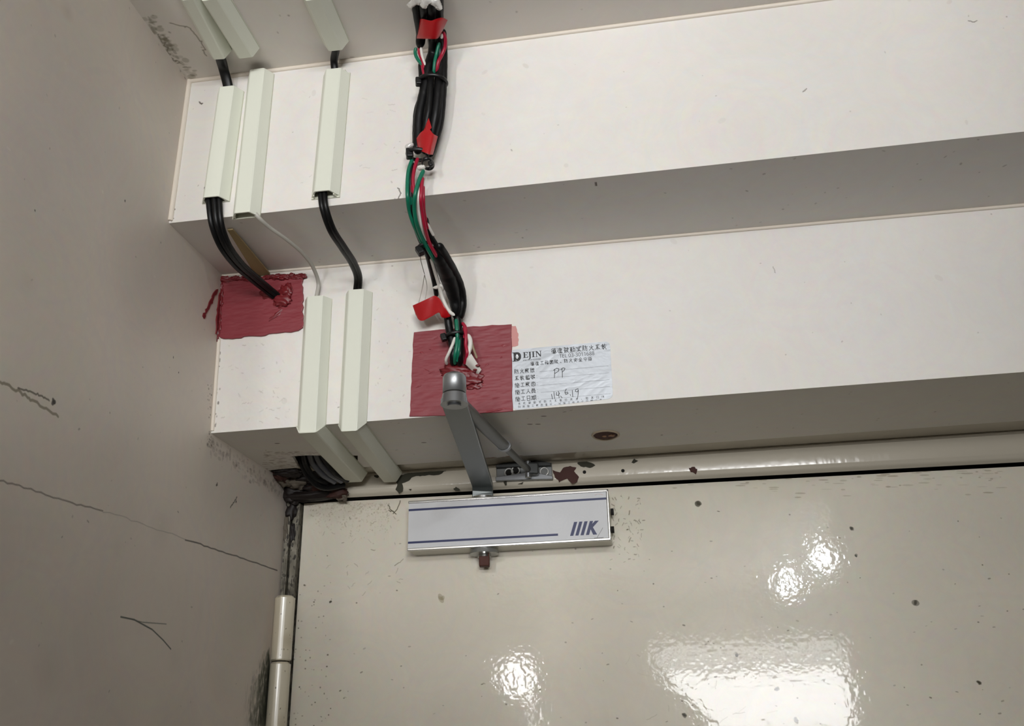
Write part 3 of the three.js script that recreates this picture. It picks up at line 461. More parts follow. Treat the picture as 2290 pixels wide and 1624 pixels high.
{
  const o = thing('old_cable', 'tangle of black cables showing in the broken hole under the lower box', 'cable');
  const cs = [[[676, 1010], [684, 1040], [702, 1068], [730, 1082]], [[690, 1008], [700, 1036], [722, 1062], [748, 1078]], [[704, 1008], [716, 1036], [738, 1060], [764, 1076]], [[716, 1008], [732, 1036], [752, 1060], [778, 1074]], [[668, 1022], [690, 1066], [720, 1090], [770, 1086]]];
  cs.forEach((c, i) => mesh('cable', cord(c.map(([u, v], k) => Z(u, v, 0.085 - k * 0.016 + (i === 4 ? -0.012 : 0))), 0.0031, { seg: 30, ripple: 0.18 }), i === 1 || i === 2 ? mat('#55565a', 0.35) : M.black, o));
}
// ------------------------------------------------------------------ red fire-stop sealant
{
  const o = thing('firestop_sealant', 'left red sealant patch, ragged edged, around the thick black cable', 'sealant', 'red sealant patches');
  const body = jag([[505, 625], [560, 630], [600, 622], [640, 616], [676, 618], [678, 735], [660, 742], [620, 746], [575, 752], [520, 757], [494, 756], [486, 748], [494, 690], [497, 640]], 2.2, 9);
  mesh('coat', F1.plate(body, 0.0022, 0, 0.0006), M.sealant, o);
  const s = (list) => mesh('smear', list, M.sealantDark, o);
  s([WA.plate(jag([[497, 650], [492, 690], [486, 735], [481, 748], [484, 700], [490, 655]], 1.2, 8), 0.0012)]);
  s([WA.plate(jag([[486, 648], [480, 662], [474, 678], [466, 690], [456, 712], [453, 706], [464, 684], [474, 662], [482, 648]], 1.6, 5), 0.0008)]);
  const rim = []; for (let i = 0; i < 22; i++) { const t = i / 21; rim.push(lump(F1.hit(500 + 178 * t, 626 - 9 * t + rr(-3, 3), 0.002), [rr(0.003, 0.007), rr(0.0012, 0.003), rr(0.001, 0.003)], 0.5, 2)); }
  for (let i = 0; i < 9; i++) { const t = i / 8; rim.push(lump(F1.hit(498 - 8 * t + rr(-2, 2), 640 + 105 * t, 0.001), [0.002, rr(0.004, 0.008), 0.0022], 0.5, 2)); }
  s(rim);
  mesh('lump', [lump(F1.hit(632, 672, 0.002), [0.009, 0.007, 0.004], 0.5), lump(F1.hit(606, 658, 0.001), [0.012, 0.006, 0.003], 0.5), lump(F1.hit(640, 655, 0.002), [0.007, 0.009, 0.004], 0.6), lump(F1.hit(622, 702, 0.0012), [0.010, 0.0025, 0.0015], 0.6, 2, 3, [0, 0, 0.7])], M.sealantDark, o);
  const r = thing('firestop_sealant', 'right red sealant patch with straight edges behind the door closer elbow', 'sealant', 'red sealant patches');
  mesh('coat', F1.plate(jag([[927, 745], [1000, 738], [1060, 732], [1143, 727], [1144, 820], [1146, 920], [1085, 924], [1000, 930], [918, 932], [921, 880], [924, 800]], 0.9, 14), 0.0016, 0, 0.0004), M.sealant, r);
  mesh('brush_smear', F1.plate(jag([[1143, 728], [1152, 730], [1158, 742], [1160, 755], [1158, 773], [1144, 776]], 1.5, 4), 0.0003), mat('#c98d88', 0.6), r);
  mesh('lump', [lump(F1.hit(1020, 828, 0.002), [0.012, 0.007, 0.004], 0.5), lump(F1.hit(1052, 846, 0.002), [0.011, 0.007, 0.003], 0.6), lump(F1.hit(1060, 862, 0.001), [0.008, 0.004, 0.002], 0.5), lump(F1.hit(1030, 838, 0.003), [0.01, 0.004, 0.003], 0.5)], M.sealantDark, r);
  const rd = []; for (let i = 0; i < 16; i++) { const u = rr(930, 1135), v = rr(745, 915); rd.push(lump(F1.hit(u, v, 0.0013), [rr(0.001, 0.004), rr(0.0004, 0.001), 0.0007], 0.5, 2, 2, [0, 0, rr(-0.6, 0.9)])); }
  rd.push(cord([F1.hit(1088, 922, 0.0012), F1.hit(1110, 918, 0.0016), F1.hit(1130, 914, 0.0012), F1.hit(1146, 916, 0.001)], 0.0008, { ripple: 0.5 }));
  mesh('ridge', rd, mat('#8a343b', 0.42), r);
}
// ------------------------------------------------------------------ label on the lower box
const GL = {
  防: '1019 1030243527 6062 4292 62645749 64848979', 火: '50543719 547899 2234 8264', 系: '8021 50335435 6236 3676 5559 3718 7798', 統: '3013 3134 13441535 3539 3618 3748 6061 4292 6245 4585 6557 5749 75778999',
  德: '3012 3315 2429 4191 6062 4383 4346 8386 4686 5356 7376 4797 4749 5759 5989 6668 8798', 進: '1122 1424 2417 17399999 5032 4248 6183 4282 4484 4686 4888 6268', 被: '2031 1141 4115 2329 2547 5239 5292 9284 7074 5585 8559 5699', 動: '1151 1343 1316 4346 1646 3139 1444 0959 1747 6393 93988878 70736859', 式: '0292 6064 645799 8091 1454 3458 1858',
  工: '2181 5158 1898', 程: '4021 2029 0444 2416 2546 5181845451 5696 5797 7679 5999', 團: '1191991911 2282 5038 3373 3575 5157 3777 2787', 隊: '1019 1030243527 5062 8072 4393 6346 6578 5868 6649 7689 7799', 安: '5051 1292 1213 9293 4336 3679 6419 1595', 全: '5014 5094 2575 5458 2777 1999', 守: '5051 1292 1213 9293 1595 6569 6959 3547', 衛: '2002 2305 1519 3171 5053 3474 34376774 5759 3878 7191 7494 8489',
  廠: '5051 1191 1119 2343 3236 2426 2444 4446 6263 6253 6383 7349 5489', 牌: '1019 1343 3039 3639 5181 5155 8185 6165 5383 5585 4898 7759', 編: '3013 3134 13441535 3539 3618 3748 7071 5191 5153 5349 5393 5696 5999 9699 6669 8689 5898', 號: '1141431311 0545 2527 2747 4739 7072 7191 5292 5259 6484 6696 7577 7797', 施: '2021 0242 1219 2444 4449 6052 6292 5494 9497 7379 5559 5999', 商: '5051 1191 3142 7162 1319 1393 9399 4454 3676 3979 3639 7679', 人: '505419 5499', 員: '2070 2022 7072 2272 1383 8387 8717 1713 1585 3819 6899', 日: '2080 8089 8929 2920 2585', 期: '0252 1017 4047 1343 1545 0757 1709 3759 6090 9099 6069 6393 6696',
  本: '1292 5059 5218 5298 3777', 已: '1181 8184 8414 1119 1989 8987', 完: '5051 1292 3373 1595 4519 6568 6898', 如: '2015 0343 1549 3519 5282 8289 8959 5952', 有: '1191 4019 3373 3339 7379 3575 3777', 任: '2004 1219 8051 5494 7279 5999', 何: '2004 1219 4191 5373 5356 7376 5676 8189', 處: '5052 4171 1292 1219 3444 2579 4599', 保: '2004 1219 4181 4144 8184 4484 3696 6469 6639 6699', 知: '2003 0151 0444 2427 2709 2749 6292 9298 9868 6862', 原: '1191 1109 3373 3336 7376 3676 3474 5659 3729 7789', 以: '1116 1636 4254 8074 7419 6799',
};
function glyph(x, ch, cx, cy, s, wd) {
  if (!GL[ch]) return;
  x.lineWidth = wd; x.lineCap = 'round'; x.lineJoin = 'round'; x.beginPath();
  for (const st of GL[ch].split(' ')) for (let i = 0; i + 1 < st.length; i += 2) { const a = cx + (st[i] / 9 - 0.5) * s, b = cy + (st[i + 1] / 9 - 0.5) * s; i ? x.lineTo(a, b) : x.moveTo(a, b); }
  x.stroke();
}
{
  const TW = 1536, TH = 920;
  const tex = canvasTex(TW, TH, (x, w, h) => {
    x.fillStyle = '#bcc1c7'; x.fillRect(0, 0, w, h);
    const X = (u) => u * w, Y = (v) => v * h; x.fillStyle = x.strokeStyle = '#17181b';
    const row = (str, u0, pitch, v, s, wd) => [...str].forEach((c, i) => { if (c === '、' || c === '，') { x.lineWidth = wd * 1.3; x.beginPath(); x.moveTo(X(u0 + i * pitch - 0.006), Y(v) + s * 0.25); x.lineTo(X(u0 + i * pitch), Y(v) + s * 0.42); x.stroke(); } else glyph(x, c, X(u0 + i * pitch), Y(v), s, wd); });
    // emblem: black D with a drop in it
    x.font = 'bold 196px serif'; x.textBaseline = 'alphabetic'; x.fillText('D', X(0.016), Y(0.2)); x.beginPath(); x.ellipse(X(0.068), Y(0.118), 42, 62, 0, 0, 7); x.fill();
    x.fillStyle = '#dfe2e5'; x.beginPath(); x.moveTo(X(0.066), Y(0.075)); x.quadraticCurveTo(X(0.094), Y(0.13), X(0.066), Y(0.158)); x.quadraticCurveTo(X(0.042), Y(0.13), X(0.066), Y(0.075)); x.fill();
    x.fillStyle = '#17181b'; x.lineWidth = 5; x.beginPath(); x.arc(X(0.066), Y(0.125), 9, 0, 5); x.stroke();
    x.font = 'bold 124px serif'; x.save(); x.translate(X(0.124), Y(0.155)); x.scale(1.08, 1); x.fillText('EJIN', 0, 0); x.restore();
    x.font = 'bold 27px serif'; x.fillText('FIRE STOP SYSTEMS', X(0.124), Y(0.205));
    row('德進被動式防火系統', 0.435, 0.0625, 0.082, 78, 8); x.font = '76px sans-serif'; x.fillText('TEL 03-3011688', X(0.49), Y(0.205));
    row('德進工程團隊、防火安全守衛', 0.215, 0.048, 0.262, 56, 6.5);
    ['防火廠牌', '系統編號', '施工廠商', '施工人員', '施工日期'].forEach((s, i) => {
      const v = 0.368 + i * 0.1135; row(s, 0.052, 0.0535, v, 66, 7.5); x.fillStyle = '#55585c'; x.beginPath(); x.arc(X(0.255), Y(v - 0.015), 3.5, 0, 7); x.arc(X(0.255), Y(v + 0.02), 3.5, 0, 7); x.fill();
      x.fillStyle = '#17181b'; x.lineWidth = 3.2; x.strokeStyle = '#4a4d52'; x.beginPath(); x.moveTo(X(0.285), Y(v + 0.037)); x.lineTo(X(0.965), Y(v + 0.037)); x.stroke(); x.strokeStyle = '#17181b';
    });
    row('本處被動式防火系統已完工，如有任何', 0.065, 0.0515, 0.898, 35, 3.6); row('知原施工廠商進守，以保工程完全日期人員，', 0.065, 0.0445, 0.95, 33, 3.4);
    // handwriting
    const hand = (l) => { x.lineWidth = 9; x.lineCap = 'round'; for (const s of l) { x.beginPath(); s.forEach(([a, b], i) => i ? x.lineTo(X(a), Y(b)) : x.moveTo(X(a), Y(b))); x.stroke(); } };
    hand([[[0.435, 0.385], [0.432, 0.46], [0.428, 0.525]], [[0.425, 0.40], [0.455, 0.372], [0.478, 0.385], [0.474, 0.42], [0.435, 0.455]], [[0.508, 0.39], [0.509, 0.46], [0.507, 0.53]], [[0.497, 0.395], [0.52, 0.375], [0.538, 0.385], [0.53, 0.415], [0.508, 0.445]]]);
    hand([[[0.39, 0.79], [0.397, 0.868]], [[0.415, 0.755], [0.418, 0.865]], [[0.44, 0.765], [0.437, 0.81], [0.455, 0.818], [0.468, 0.79], [0.458, 0.752]], [[0.462, 0.785], [0.462, 0.86]], [[0.478, 0.83], [0.492, 0.862]], [[0.538, 0.725], [0.522, 0.775], [0.53, 0.812], [0.552, 0.80], [0.548, 0.775], [0.526, 0.785]], [[0.572, 0.82], [0.576, 0.835]], [[0.597, 0.755], [0.597, 0.86]], [[0.655, 0.735], [0.632, 0.745], [0.625, 0.775], [0.645, 0.785], [0.656, 0.755], [0.652, 0.82], [0.640, 0.90], [0.632, 0.895]]]);
  });
  const c = [[1141, 783], [1364, 763], [1371, 891], [1147, 918]].map(([u, v]) => F1.at(u, v, 0.0004)), s = new THREE.Shape(), r = 0.0052;
  const un = (a, b) => b.clone().sub(a).normalize();
  c.forEach((p, i) => { const a = c[(i + 3) % 4], b = c[(i + 1) % 4], q = p.clone().addScaledVector(un(p, a), r), z = p.clone().addScaledVector(un(p, b), r); i ? s.lineTo(q.x, q.y) : s.moveTo(q.x, q.y); s.quadraticCurveTo(p.x, p.y, z.x, z.y); });
  const g = new THREE.ExtrudeGeometry(s, { depth: 0.0003, bevelEnabled: false, curveSegments: 8 }), p = g.attributes.position, uv = g.attributes.uv;
  const ex = c[1].clone().sub(c[0]), ey = c[3].clone().sub(c[0]), det = ex.x * ey.y - ex.y * ey.x;
  for (let i = 0; i < p.count; i++) { const dx = p.getX(i) - c[0].x, dy = p.getY(i) - c[0].y; uv.setXY(i, (dx * ey.y - dy * ey.x) / det, 1 - (ex.x * dy - ex.y * dx) / det); }
  g.translate(0, 0, 0.0001).applyMatrix4(F1.m);
  const wr = noiseTex(256, (u, v) => { const a = tileN(u, v, 5, 2); return 0.8 * Math.abs(a) + 0.15 * tileN(u, v, 14, 7); });
  tag(mesh('sticker', g, phys('#ffffff', 0.42, 0.2, { map: tex, bumpMap: wr, bumpScale: 0.0006 })), 'silver printed sticker with handwritten date beside the right red sealant patch', 'sticker');
}
// ------------------------------------------------------------------ rusty hole under the lower box
{
  const o = thing('rusty_hole', 'oval rusted hole with a raised paint rim under the lower box', 'hole');
  const c = U1.hit(1354, 973), a = U1.hit(1383, 971).distanceTo(c), b = U1.hit(1354, 983).distanceTo(c) * 1.0;
  const ring = new THREE.TorusGeometry(1, 0.09, 10, 48), dsc = new THREE.CircleGeometry(1, 40), p = ring.attributes.position;
  for (let i = 0; i < p.count; i++) { const f = 1 + 0.10 * fbm(p.getX(i) * 2, p.getY(i) * 2, 3); p.setXYZ(i, p.getX(i) * f * a, p.getY(i) * f * b, p.getZ(i) * 0.012); }
  ring.computeVertexNormals();
  const mm = U1.m.clone().setPosition(c);
  mesh('paint_rim', ring.translate(0, 0, 0.0002).applyMatrix4(mm), mat('#b9a890', 0.5), o);
  const cup = lump(V(0, 0, 0), [a * 0.94, b * 0.94, 0.0009], 0.25, 3).applyMatrix4(mm); mesh('rust', cup, mat('#4a2015', 0.8), o);
  mesh('paint_flake', [lump(c.clone().addScaledVector(U1.ex, a * 0.45).addScaledVector(U1.n, 0.001), [0.003, 0.001, 0.0025], 0.5), lump(c.clone().addScaledVector(U1.ex, -a * 0.1).addScaledVector(U1.n, 0.001), [0.002, 0.001, 0.0015], 0.5)], mat('#8c6a50', 0.6), o);
}
// ------------------------------------------------------------------ door closer
{
  const o = thing('door_closer', 'silver and white door closer with grey folding arm above the door', 'door closer');
  const zf = 0.030, TL = Z(914.5, 1120, zf), TR = Z(1359.5, 1094.5, zf), BR = Z(1367, 1207.5, zf), BL = Z(908.5, 1233.5, zf);
  const ex = TR.clone().sub(TL).add(BR.clone().sub(BL)).normalize(), n = V(0, 0, 1), ey = n.clone().cross(ex), w = (TR.clone().sub(TL).dot(ex) + BR.clone().sub(BL).dot(ex)) / 2, h = (TL.clone().sub(BL).dot(ey) + TR.clone().sub(BR).dot(ey)) / 2;
  const c = TL.clone().add(TR).add(BL).add(BR).multiplyScalar(0.25), m = new THREE.Matrix4().makeBasis(ex, ey, n).setPosition(c.x, c.y, 0), G = (g) => g.applyMatrix4(m);
  mesh('body', G(new RoundedBoxGeometry(w - 0.001, h - 0.001, zf - 0.0025, 3, 0.0012).translate(0, 0, (zf - 0.0025) / 2)), mat('#b9b7ad', 0.35, 0.6), o);
  const lip = [];
  for (const s of [1, -1]) lip.push(new RoundedBoxGeometry(w, 0.0028, 0.003, 2, 0.0008).translate(0, s * (h / 2 - 0.0014), zf - 0.0014));
  lip.push(new RoundedBoxGeometry(0.0022, h, 0.003, 2, 0.0008).translate(w / 2 - 0.0011, 0, zf - 0.0014));
  mesh('bright_edge', lip.map(G), M.bright, o);
  const fw = w - 0.003, fh = h - 0.0052;
  const plateTex = canvasTex(2048, 512, (x, W2, H2) => {
    x.fillStyle = '#c9cacc'; x.fillRect(0, 0, W2, H2); mottle(x, W2, H2, ['190,190,188', '222,222,226'], 60, 30, 160, 0.12);
    const X = (u) => u * W2, Y = (v) => v * H2, blue = '#071850'; x.fillStyle = blue; x.fillRect(0, Y(0.125), W2, 24); x.fillRect(0, Y(0.85), X(0.755), 24);
    const y0 = Y(0.62), y1 = Y(0.915), sl = 46;
    for (let i = 0; i < 3; i++) { const a = X(0.814) + i * 52; x.beginPath(); x.moveTo(a + sl, y0); x.lineTo(a + sl + 32, y0); x.lineTo(a + 32, y1); x.lineTo(a, y1); x.fill(); }
    const a = X(0.814) + 158; x.beginPath(); x.moveTo(a + sl, y0); x.lineTo(a + sl + 32, y0); x.lineTo(a + 32, y1); x.lineTo(a, y1); x.fill();
    x.beginPath(); x.moveTo(a + 40, y0 + 62); x.lineTo(a + 98, y0); x.lineTo(a + 136, y0); x.lineTo(a + 74, y0 + 70); x.lineTo(a + 112, y1); x.lineTo(a + 72, y1); x.fill();
    x.font = 'italic 26px serif'; x.fillStyle = 'rgba(170,60,60,.55)'; scratch(x, wobble([[X(0.945), 30], [X(0.96), 22], [X(0.985), 30]], 5, 5), 3, 'rgba(170,60,50,.45)');
    scratch(x, wobble([[X(0.945), Y(0.98)], [X(0.975), Y(0.78)]], 2, 4), 4, 'rgba(60,60,60,.7)'); scratch(x, wobble([[X(0.93), Y(0.99)], [X(0.975), Y(0.985)]], 2, 4), 5, 'rgba(40,40,40,.7)');
  });
  mesh('front_plate', G(new THREE.PlaneGeometry(fw, fh).translate(-0.0009, 0, zf - 0.0006)), mat('#ffffff', 0.4, 0, { map: plateTex }), o);
  // pinion: boss and square shaft below, washer above
  const px = m.clone().invert(), lp = Z(1084, 1236, 0.015).applyMatrix4(px), bx = Z(1083, 1240, 0.016).applyMatrix4(px).x, ux = Z(1081, 1104, 0.016).applyMatrix4(px).x;
  mesh('pinion_boss', G(new THREE.CylinderGeometry(0.0138, 0.0150, 0.005, 36).translate(bx, -h / 2 - 0.002, 0.0155)), mat('#a5a6a3', 0.32, 0.7), o);
  mesh('hex_nut', G(new THREE.CylinderGeometry(0.0066, 0.0072, 0.006, 6).rotateY(0.5).translate(bx, -h / 2 - 0.0045, 0.0160)), M.bright, o);
  mesh('pinion_shaft', G(new RoundedBoxGeometry(0.0105, 0.016, 0.0105, 2, 0.001).rotateY(0.15).translate(bx, -h / 2 - 0.009, 0.0155)), mat('#4a2216', 0.7), o);
  mesh('washer', G(new THREE.CylinderGeometry(0.0125, 0.0125, 0.003, 36).translate(ux, h / 2 + 0.001, 0.0155)), M.bright, o);
  mesh('end_screw', [[1372, 1145], [1373, 1185]].map(([u, v]) => new THREE.CylinderGeometry(0.0035, 0.0035, 0.003, 16).rotateZ(Math.PI / 2).translate(...Z(u - 3, v, 0.014).toArray())), M.dark, o);
  // main arm: rises from the pinion, bends and reaches out to the elbow
  const Q = V(ux, h / 2, 0.0155).applyMatrix4(m), yA = Q.y + 0.0135, E = onY(1016, 907, yA - 0.003);
  const flatBar = (pts, wdt, th, side) => { const cur = new THREE.CatmullRomCurve3(pts, false, 'centripetal', 0.5), N = 48, gs = []; let prev;
    for (let i = 0; i <= N; i++) { const t = i / N, p = cur.getPointAt(t), d = cur.getTangentAt(t), s = side.clone().addScaledVector(d, -side.dot(d)).normalize(), u = d.clone().cross(s), b = 0.0006, hw = (typeof wdt === 'function' ? wdt(t) : wdt) / 2, ht = th / 2;
      const ring = [[-hw + b, -ht], [hw - b, -ht], [hw, -ht + b], [hw, ht - b], [hw - b, ht], [-hw + b, ht], [-hw, ht - b], [-hw, -ht + b]].map(([a, e]) => p.clone().addScaledVector(s, a).addScaledVector(u, e));
      if (prev) gs.push(loft(prev, ring, i === 1 || i === N)); prev = ring; }
    return toCreasedNormals(mergeGeometries(gs), 0.5); };
  const dirE = E.clone().sub(Q).setY(0).normalize(), sideA = V(0, 1, 0).cross(dirE).normalize();
  const armPts = [Q.clone().add(V(0, -0.001, 0.004)), Q.clone().add(V(0, 0.005, 0.0042)), Q.clone().add(V(0, 0.0085, 0.0046)), Q.clone().addScaledVector(dirE, 0.0085).setY(yA - 0.0026), Q.clone().addScaledVector(dirE, 0.0125).setY(yA - 0.0006), Q.clone().addScaledVector(dirE, 0.022).setY(yA), Q.clone().lerp(E, 0.5).setY(yA), E.clone().setY(yA).addScaledVector(dirE, 0.004)];
  mesh('arm', flatBar(armPts, (t) => 0.0215 - 0.001 * t, 0.0046, sideA), M.armPaint, o);
  // elbow joint: flange, cap, rivet
  const pxm = E.distanceTo(EYE) / FOC, el = (R, y0, y1, k = 40) => new THREE.CylinderGeometry(R[0], R[1], y1 - y0, k).translate(E.x, (y0 + y1) / 2, E.z);
  const er = 26.5 * pxm, fl = 31 * pxm;
  mesh('elbow_flange', el([er * 1.02, fl], yA - 0.0025, yA + 0.006), M.steel, o);
  const capH = (884 - 838) * pxm * 1.02;
  mesh('elbow_cap', new THREE.LatheGeometry([[0, 0], [er, 0], [er, capH * 0.78], [er * 0.9, capH * 0.9], [er * 0.62, capH * 0.93], [er * 0.58, capH], [0, capH]].map(([a, b]) => new THREE.Vector2(a, b)), 40).translate(E.x, yA + 0.0075, E.z), mat('#9a9c9e', 0.4, 0.8), o);
  mesh('elbow_seal', el([er * 0.93, er * 0.93], yA + 0.005, yA + 0.009), M.dark, o);
  mesh('rivet', el([0.0048, 0.0058], yA - 0.0042, yA - 0.002, 28), M.steel, o);
  // second arm: flat-sided tube, collar, thin rod
  const S = Z(1181, 1050, 0.030), e0 = E.clone().setY(yA + 0.0035), rod = (t) => e0.clone().lerp(S, t), tC2 = 0.62;
  mesh('forearm', cord([rod(0.02), rod(0.2), rod(0.4), rod(tC2)], (t) => 0.0048 - 0.0004 * t, { flat: 1.35, side: V(1, 0, 0.2), seg: 20, sides: 20 }), M.rodPaint, o);
  mesh('collar', cord([rod(tC2 - 0.012), rod(tC2), rod(tC2 + 0.004)], 0.0053, { flat: 1.3, side: V(1, 0, 0.2), sides: 24, seg: 4 }), M.steel, o);
  mesh('rod', cord([rod(tC2), rod(0.8), rod(0.99)], 0.0034, { sides: 20 }), M.rodPaint, o);
  // bracket on the frame
  const br = new THREE.Group(); br.name = 'bracket'; o.add(br);
  const P = (u, v, off) => FR.hit(u, v, off);
  mesh('back_plate', FR.plate([[1112, 1044], [1233, 1038], [1235, 1070], [1113, 1076]], 0.003, 0, 0.0006), mat('#7c7e7d', 0.45, 0.5), br);
  mesh('top_flange', FR.plate([[1113, 1044], [1130, 1041], [1160, 1037], [1200, 1034], [1232, 1040], [1232, 1044], [1113, 1049]], 0.007, 0.002, 0.0005), mat('#3c3e3d', 0.5, 0.3), br);
  mesh('bottom_flange', FR.plate([[1111, 1070], [1150, 1065], [1186, 1058], [1216, 1064], [1236, 1068], [1236, 1073], [1185, 1074], [1111, 1077]], 0.0045, 0.002, 0.0005), M.steel, br);
  mesh('knuckle', new RoundedBoxGeometry(0.0125, 0.0125, 0.012, 3, 0.002).rotateY(0.3).translate(...P(1190, 1050, 0.012).toArray()), mat('#434544', 0.45, 0.3), br);
  mesh('pivot_pin', new THREE.CylinderGeometry(0.003, 0.003, 0.017, 20).translate(...P(1181, 1050, 0.016).toArray()), M.steel, br);
  const scr = (u, v, m2) => { const q = P(u, v, 0.0048); const g1 = new THREE.TorusGeometry(0.0042, 0.0009, 10, 28).translate(q.x, q.y, q.z), g2 = new THREE.CylinderGeometry(0.0038, 0.0038, 0.002, 24).rotateX(Math.PI / 2).translate(q.x, q.y, q.z - 0.0008); mesh('screw_rim', g1, M.screw, br); mesh('screw', g2, m2 === M.screw ? mat('#6a6b69', 0.4, 0.6) : m2, br); };
  scr(1138, 1057, M.dark); scr(1153, 1053, M.dark); scr(1217, 1055, M.screw);
}
// ------------------------------------------------------------------ wire bundle down the middle
{
  const o = thing('wire_bundle', 'bundle of black red green white wires with red tape running down both boxes', 'wires');
  const ks = [[-70, 0.402], [0, 0.374], [60, 0.350], [115, 0.331], [300, 0.325], [400, 0.326], [440, 0.326], [500, 0.306], [560, 0.276], [620, 0.240], [660, 0.222], [720, 0.212], [800, 0.209], [822, 0.202], [840, 0.194]];
  const zb = (v) => { for (let i = 1; i < ks.length; i++) if (v <= ks[i][0]) { const [a, p] = ks[i - 1], [b, q] = ks[i]; return p + (q - p) * (v - a) / (b - a); } return 0.194; };
  const c6 = ([x, y, d = 0]) => [860 + 0.2463 * x, 0.2463 * y, d], c7 = ([x, y, d = 0]) => [860 + 0.271 * x, 350 + 0.271 * y, d], c4 = ([x, y, d = 0]) => [880 + 0.2648 * x, 680 + 0.2648 * y, d];
  const pt = ([u, v, d]) => Z(u, v, zb(v) + d * 0.001);
  const wire = (name, m, r, pts, f, opt) => mesh(name, cord(pts.map((p) => pt(f(p))), r, { sides: 12, seg: Math.max(40, pts.length * 12), round: 1, ...opt }), m, o);
  const K = (r, pts, f, opt) => wire('black_cable', M.black, r, pts, f, { ripple: 0.10, ...opt });
  // top
  K(0.0042, [[300, -200], [290, 40, 2], [310, 180, 2], [330, 320, 1], [316, 440, 2]], c6); K(0.0044, [[360, -200], [360, 40, 4], [370, 180, 2], [390, 330]], c6); K(0.0045, [[430, -200], [430, 40, 4], [440, 170, 3], [450, 320, 1], [440, 480], [395, 620, 2], [375, 760, 2], [345, 900, 2], [315, 1050, 2], [305, 1230, 1], [300, 1400]], c6);
  K(0.0042, [[490, -200], [490, 60, 2], [490, 200, 2], [498, 400], [505, 600], [490, 800, 2], [470, 1000, 2], [430, 1230], [390, 1420]], c6); K(0.0030, [[528, 260, 0], [540, 440, -1], [538, 700], [528, 900], [505, 1120], [455, 1300], [410, 1430]], c6); K(0.0032, [[335, 560, -1], [345, 740, 1], [350, 850, 3], [300, 1000, 1], [288, 1150, 1], [285, 1350]], c6);
  K(0.0030, [[420, 640, 3], [415, 800, 5], [400, 1000, 5], [370, 1180, 3], [360, 1400, 1]], c6);
  const g = (r, pts, f, o2) => wire('green_wire', M.green, r, pts, f, o2), rd = (r, pts, f) => wire('red_wire', M.red, r, pts, f), wh = (r, pts, f) => wire('white_wire', M.white, r, pts, f);
  const R = 0.0013;
  g(0.0015, [[285, 430, 1], [278, 480, 3], [305, 545, 4], [345, 590, 4], [380, 625, 3], [388, 660, 0]], c6); rd(R, [[308, 430, 2], [318, 490, 4], [345, 560, 5], [375, 680, 4]], c6); wh(R, [[330, 430, 3], [340, 500, 5], [360, 570, 5], [385, 620, 4], [392, 660, 1]], c6); rd(R, [[340, 590, 4], [352, 650, 5], [368, 720, 4], [372, 770, 1]], c6);
  g(0.0015, [[497, 380, 2], [486, 430, 5], [470, 500, 6], [455, 570, 6], [448, 640, 4], [446, 690, 1]], c6); rd(0.0016, [[530, 285, 3], [552, 360, 3], [548, 430, 4], [520, 500, 5], [490, 560, 6], [478, 620, 4], [474, 670, 1]], c6); wh(R, [[400, 350, -2], [408, 440, -2], [405, 540, -1]], c6); wh(R, [[512, 300, 4], [520, 330, 4], [515, 350, 4]], c6);
  // middle, below the second tie
  g(0.0017, [[230, 20, 1], [200, 110, 2], [190, 200, 2], [190, 330, 2], [205, 450, 2], [240, 560, 2], [285, 660, 2], [330, 750, 3]], c7); g(0.0014, [[215, 330, 0], [225, 450, 1], [255, 560, 1], [300, 660, 1], [335, 740]], c7); g(0.0018, [[325, 110, 3], [285, 200, 4], [252, 320, 4], [246, 430, 4], [262, 540, 4], [300, 650, 4], [345, 740, 4], [385, 810, 5], [420, 870, 4], [440, 910, 1]], c7);
  rd(0.0015, [[275, 10, 2], [245, 110, 3], [235, 190, 3], [240, 270, 2], [250, 330, 1]], c7); rd(0.0016, [[315, 170, 2], [305, 260, 3], [300, 350, 3], [312, 460, 3], [332, 580, 4], [365, 700, 4], [410, 790, 5], [465, 875, 4], [480, 910, 1]], c7); rd(R, [[320, 240, 1], [322, 350, 1], [330, 470, 1], [360, 600, 1]], c7);
  wh(0.0014, [[300, 220, 1], [282, 330, 2], [285, 450, 2], [305, 570, 2], [330, 660, 2]], c7); wh(R, [[318, 410, 0], [340, 520, 0], [370, 590, 0], [405, 655]], c7); rd(R, [[232, 120, 1], [225, 220, 0], [230, 300]], c7);
  K(0.0022, [[225, 40], [215, 200], [222, 400], [250, 560], [300, 700], [345, 790, 1], [375, 900, 1], [400, 1000, 1], [420, 1090, 2], [430, 1160, 2]], c7); K(0.0022, [[335, 500], [375, 640], [430, 740, 1], [490, 850, 1]], c7);
  // thick taped run
  K((t) => 0.0045 + 0.0030 * Math.sin(Math.PI * Math.min(1, t * 1.1)), [[415, 760, 1], [470, 870, 1], [520, 980, 2], [555, 1080, 3], [580, 1180, 3], [590, 1260, 3], [580, 1340, 2]], c7, { sides: 18, seg: 50, ripple: 0.14 });
  K(0.0036, [[440, 720], [520, 850], [590, 980], [630, 1080], [645, 1180, 1], [640, 1260, 1], [615, 1350]], c7, { ripple: 0.14 });
  wh(0.0017, [[385, 840, 4], [420, 960, 5], [455, 1080, 6], [480, 1170, 8], [510, 1240, 9], [545, 1290, 9], [580, 1312, 8]], c7); wire('foil_scrap', M.white, (t) => 0.0008 + 0.0010 * Math.sin(t * 3.1), [[395, 1085, 4], [430, 1080, 5], [470, 1065, 6], [485, 1110, 7]], c7, { ripple: 0.5 });
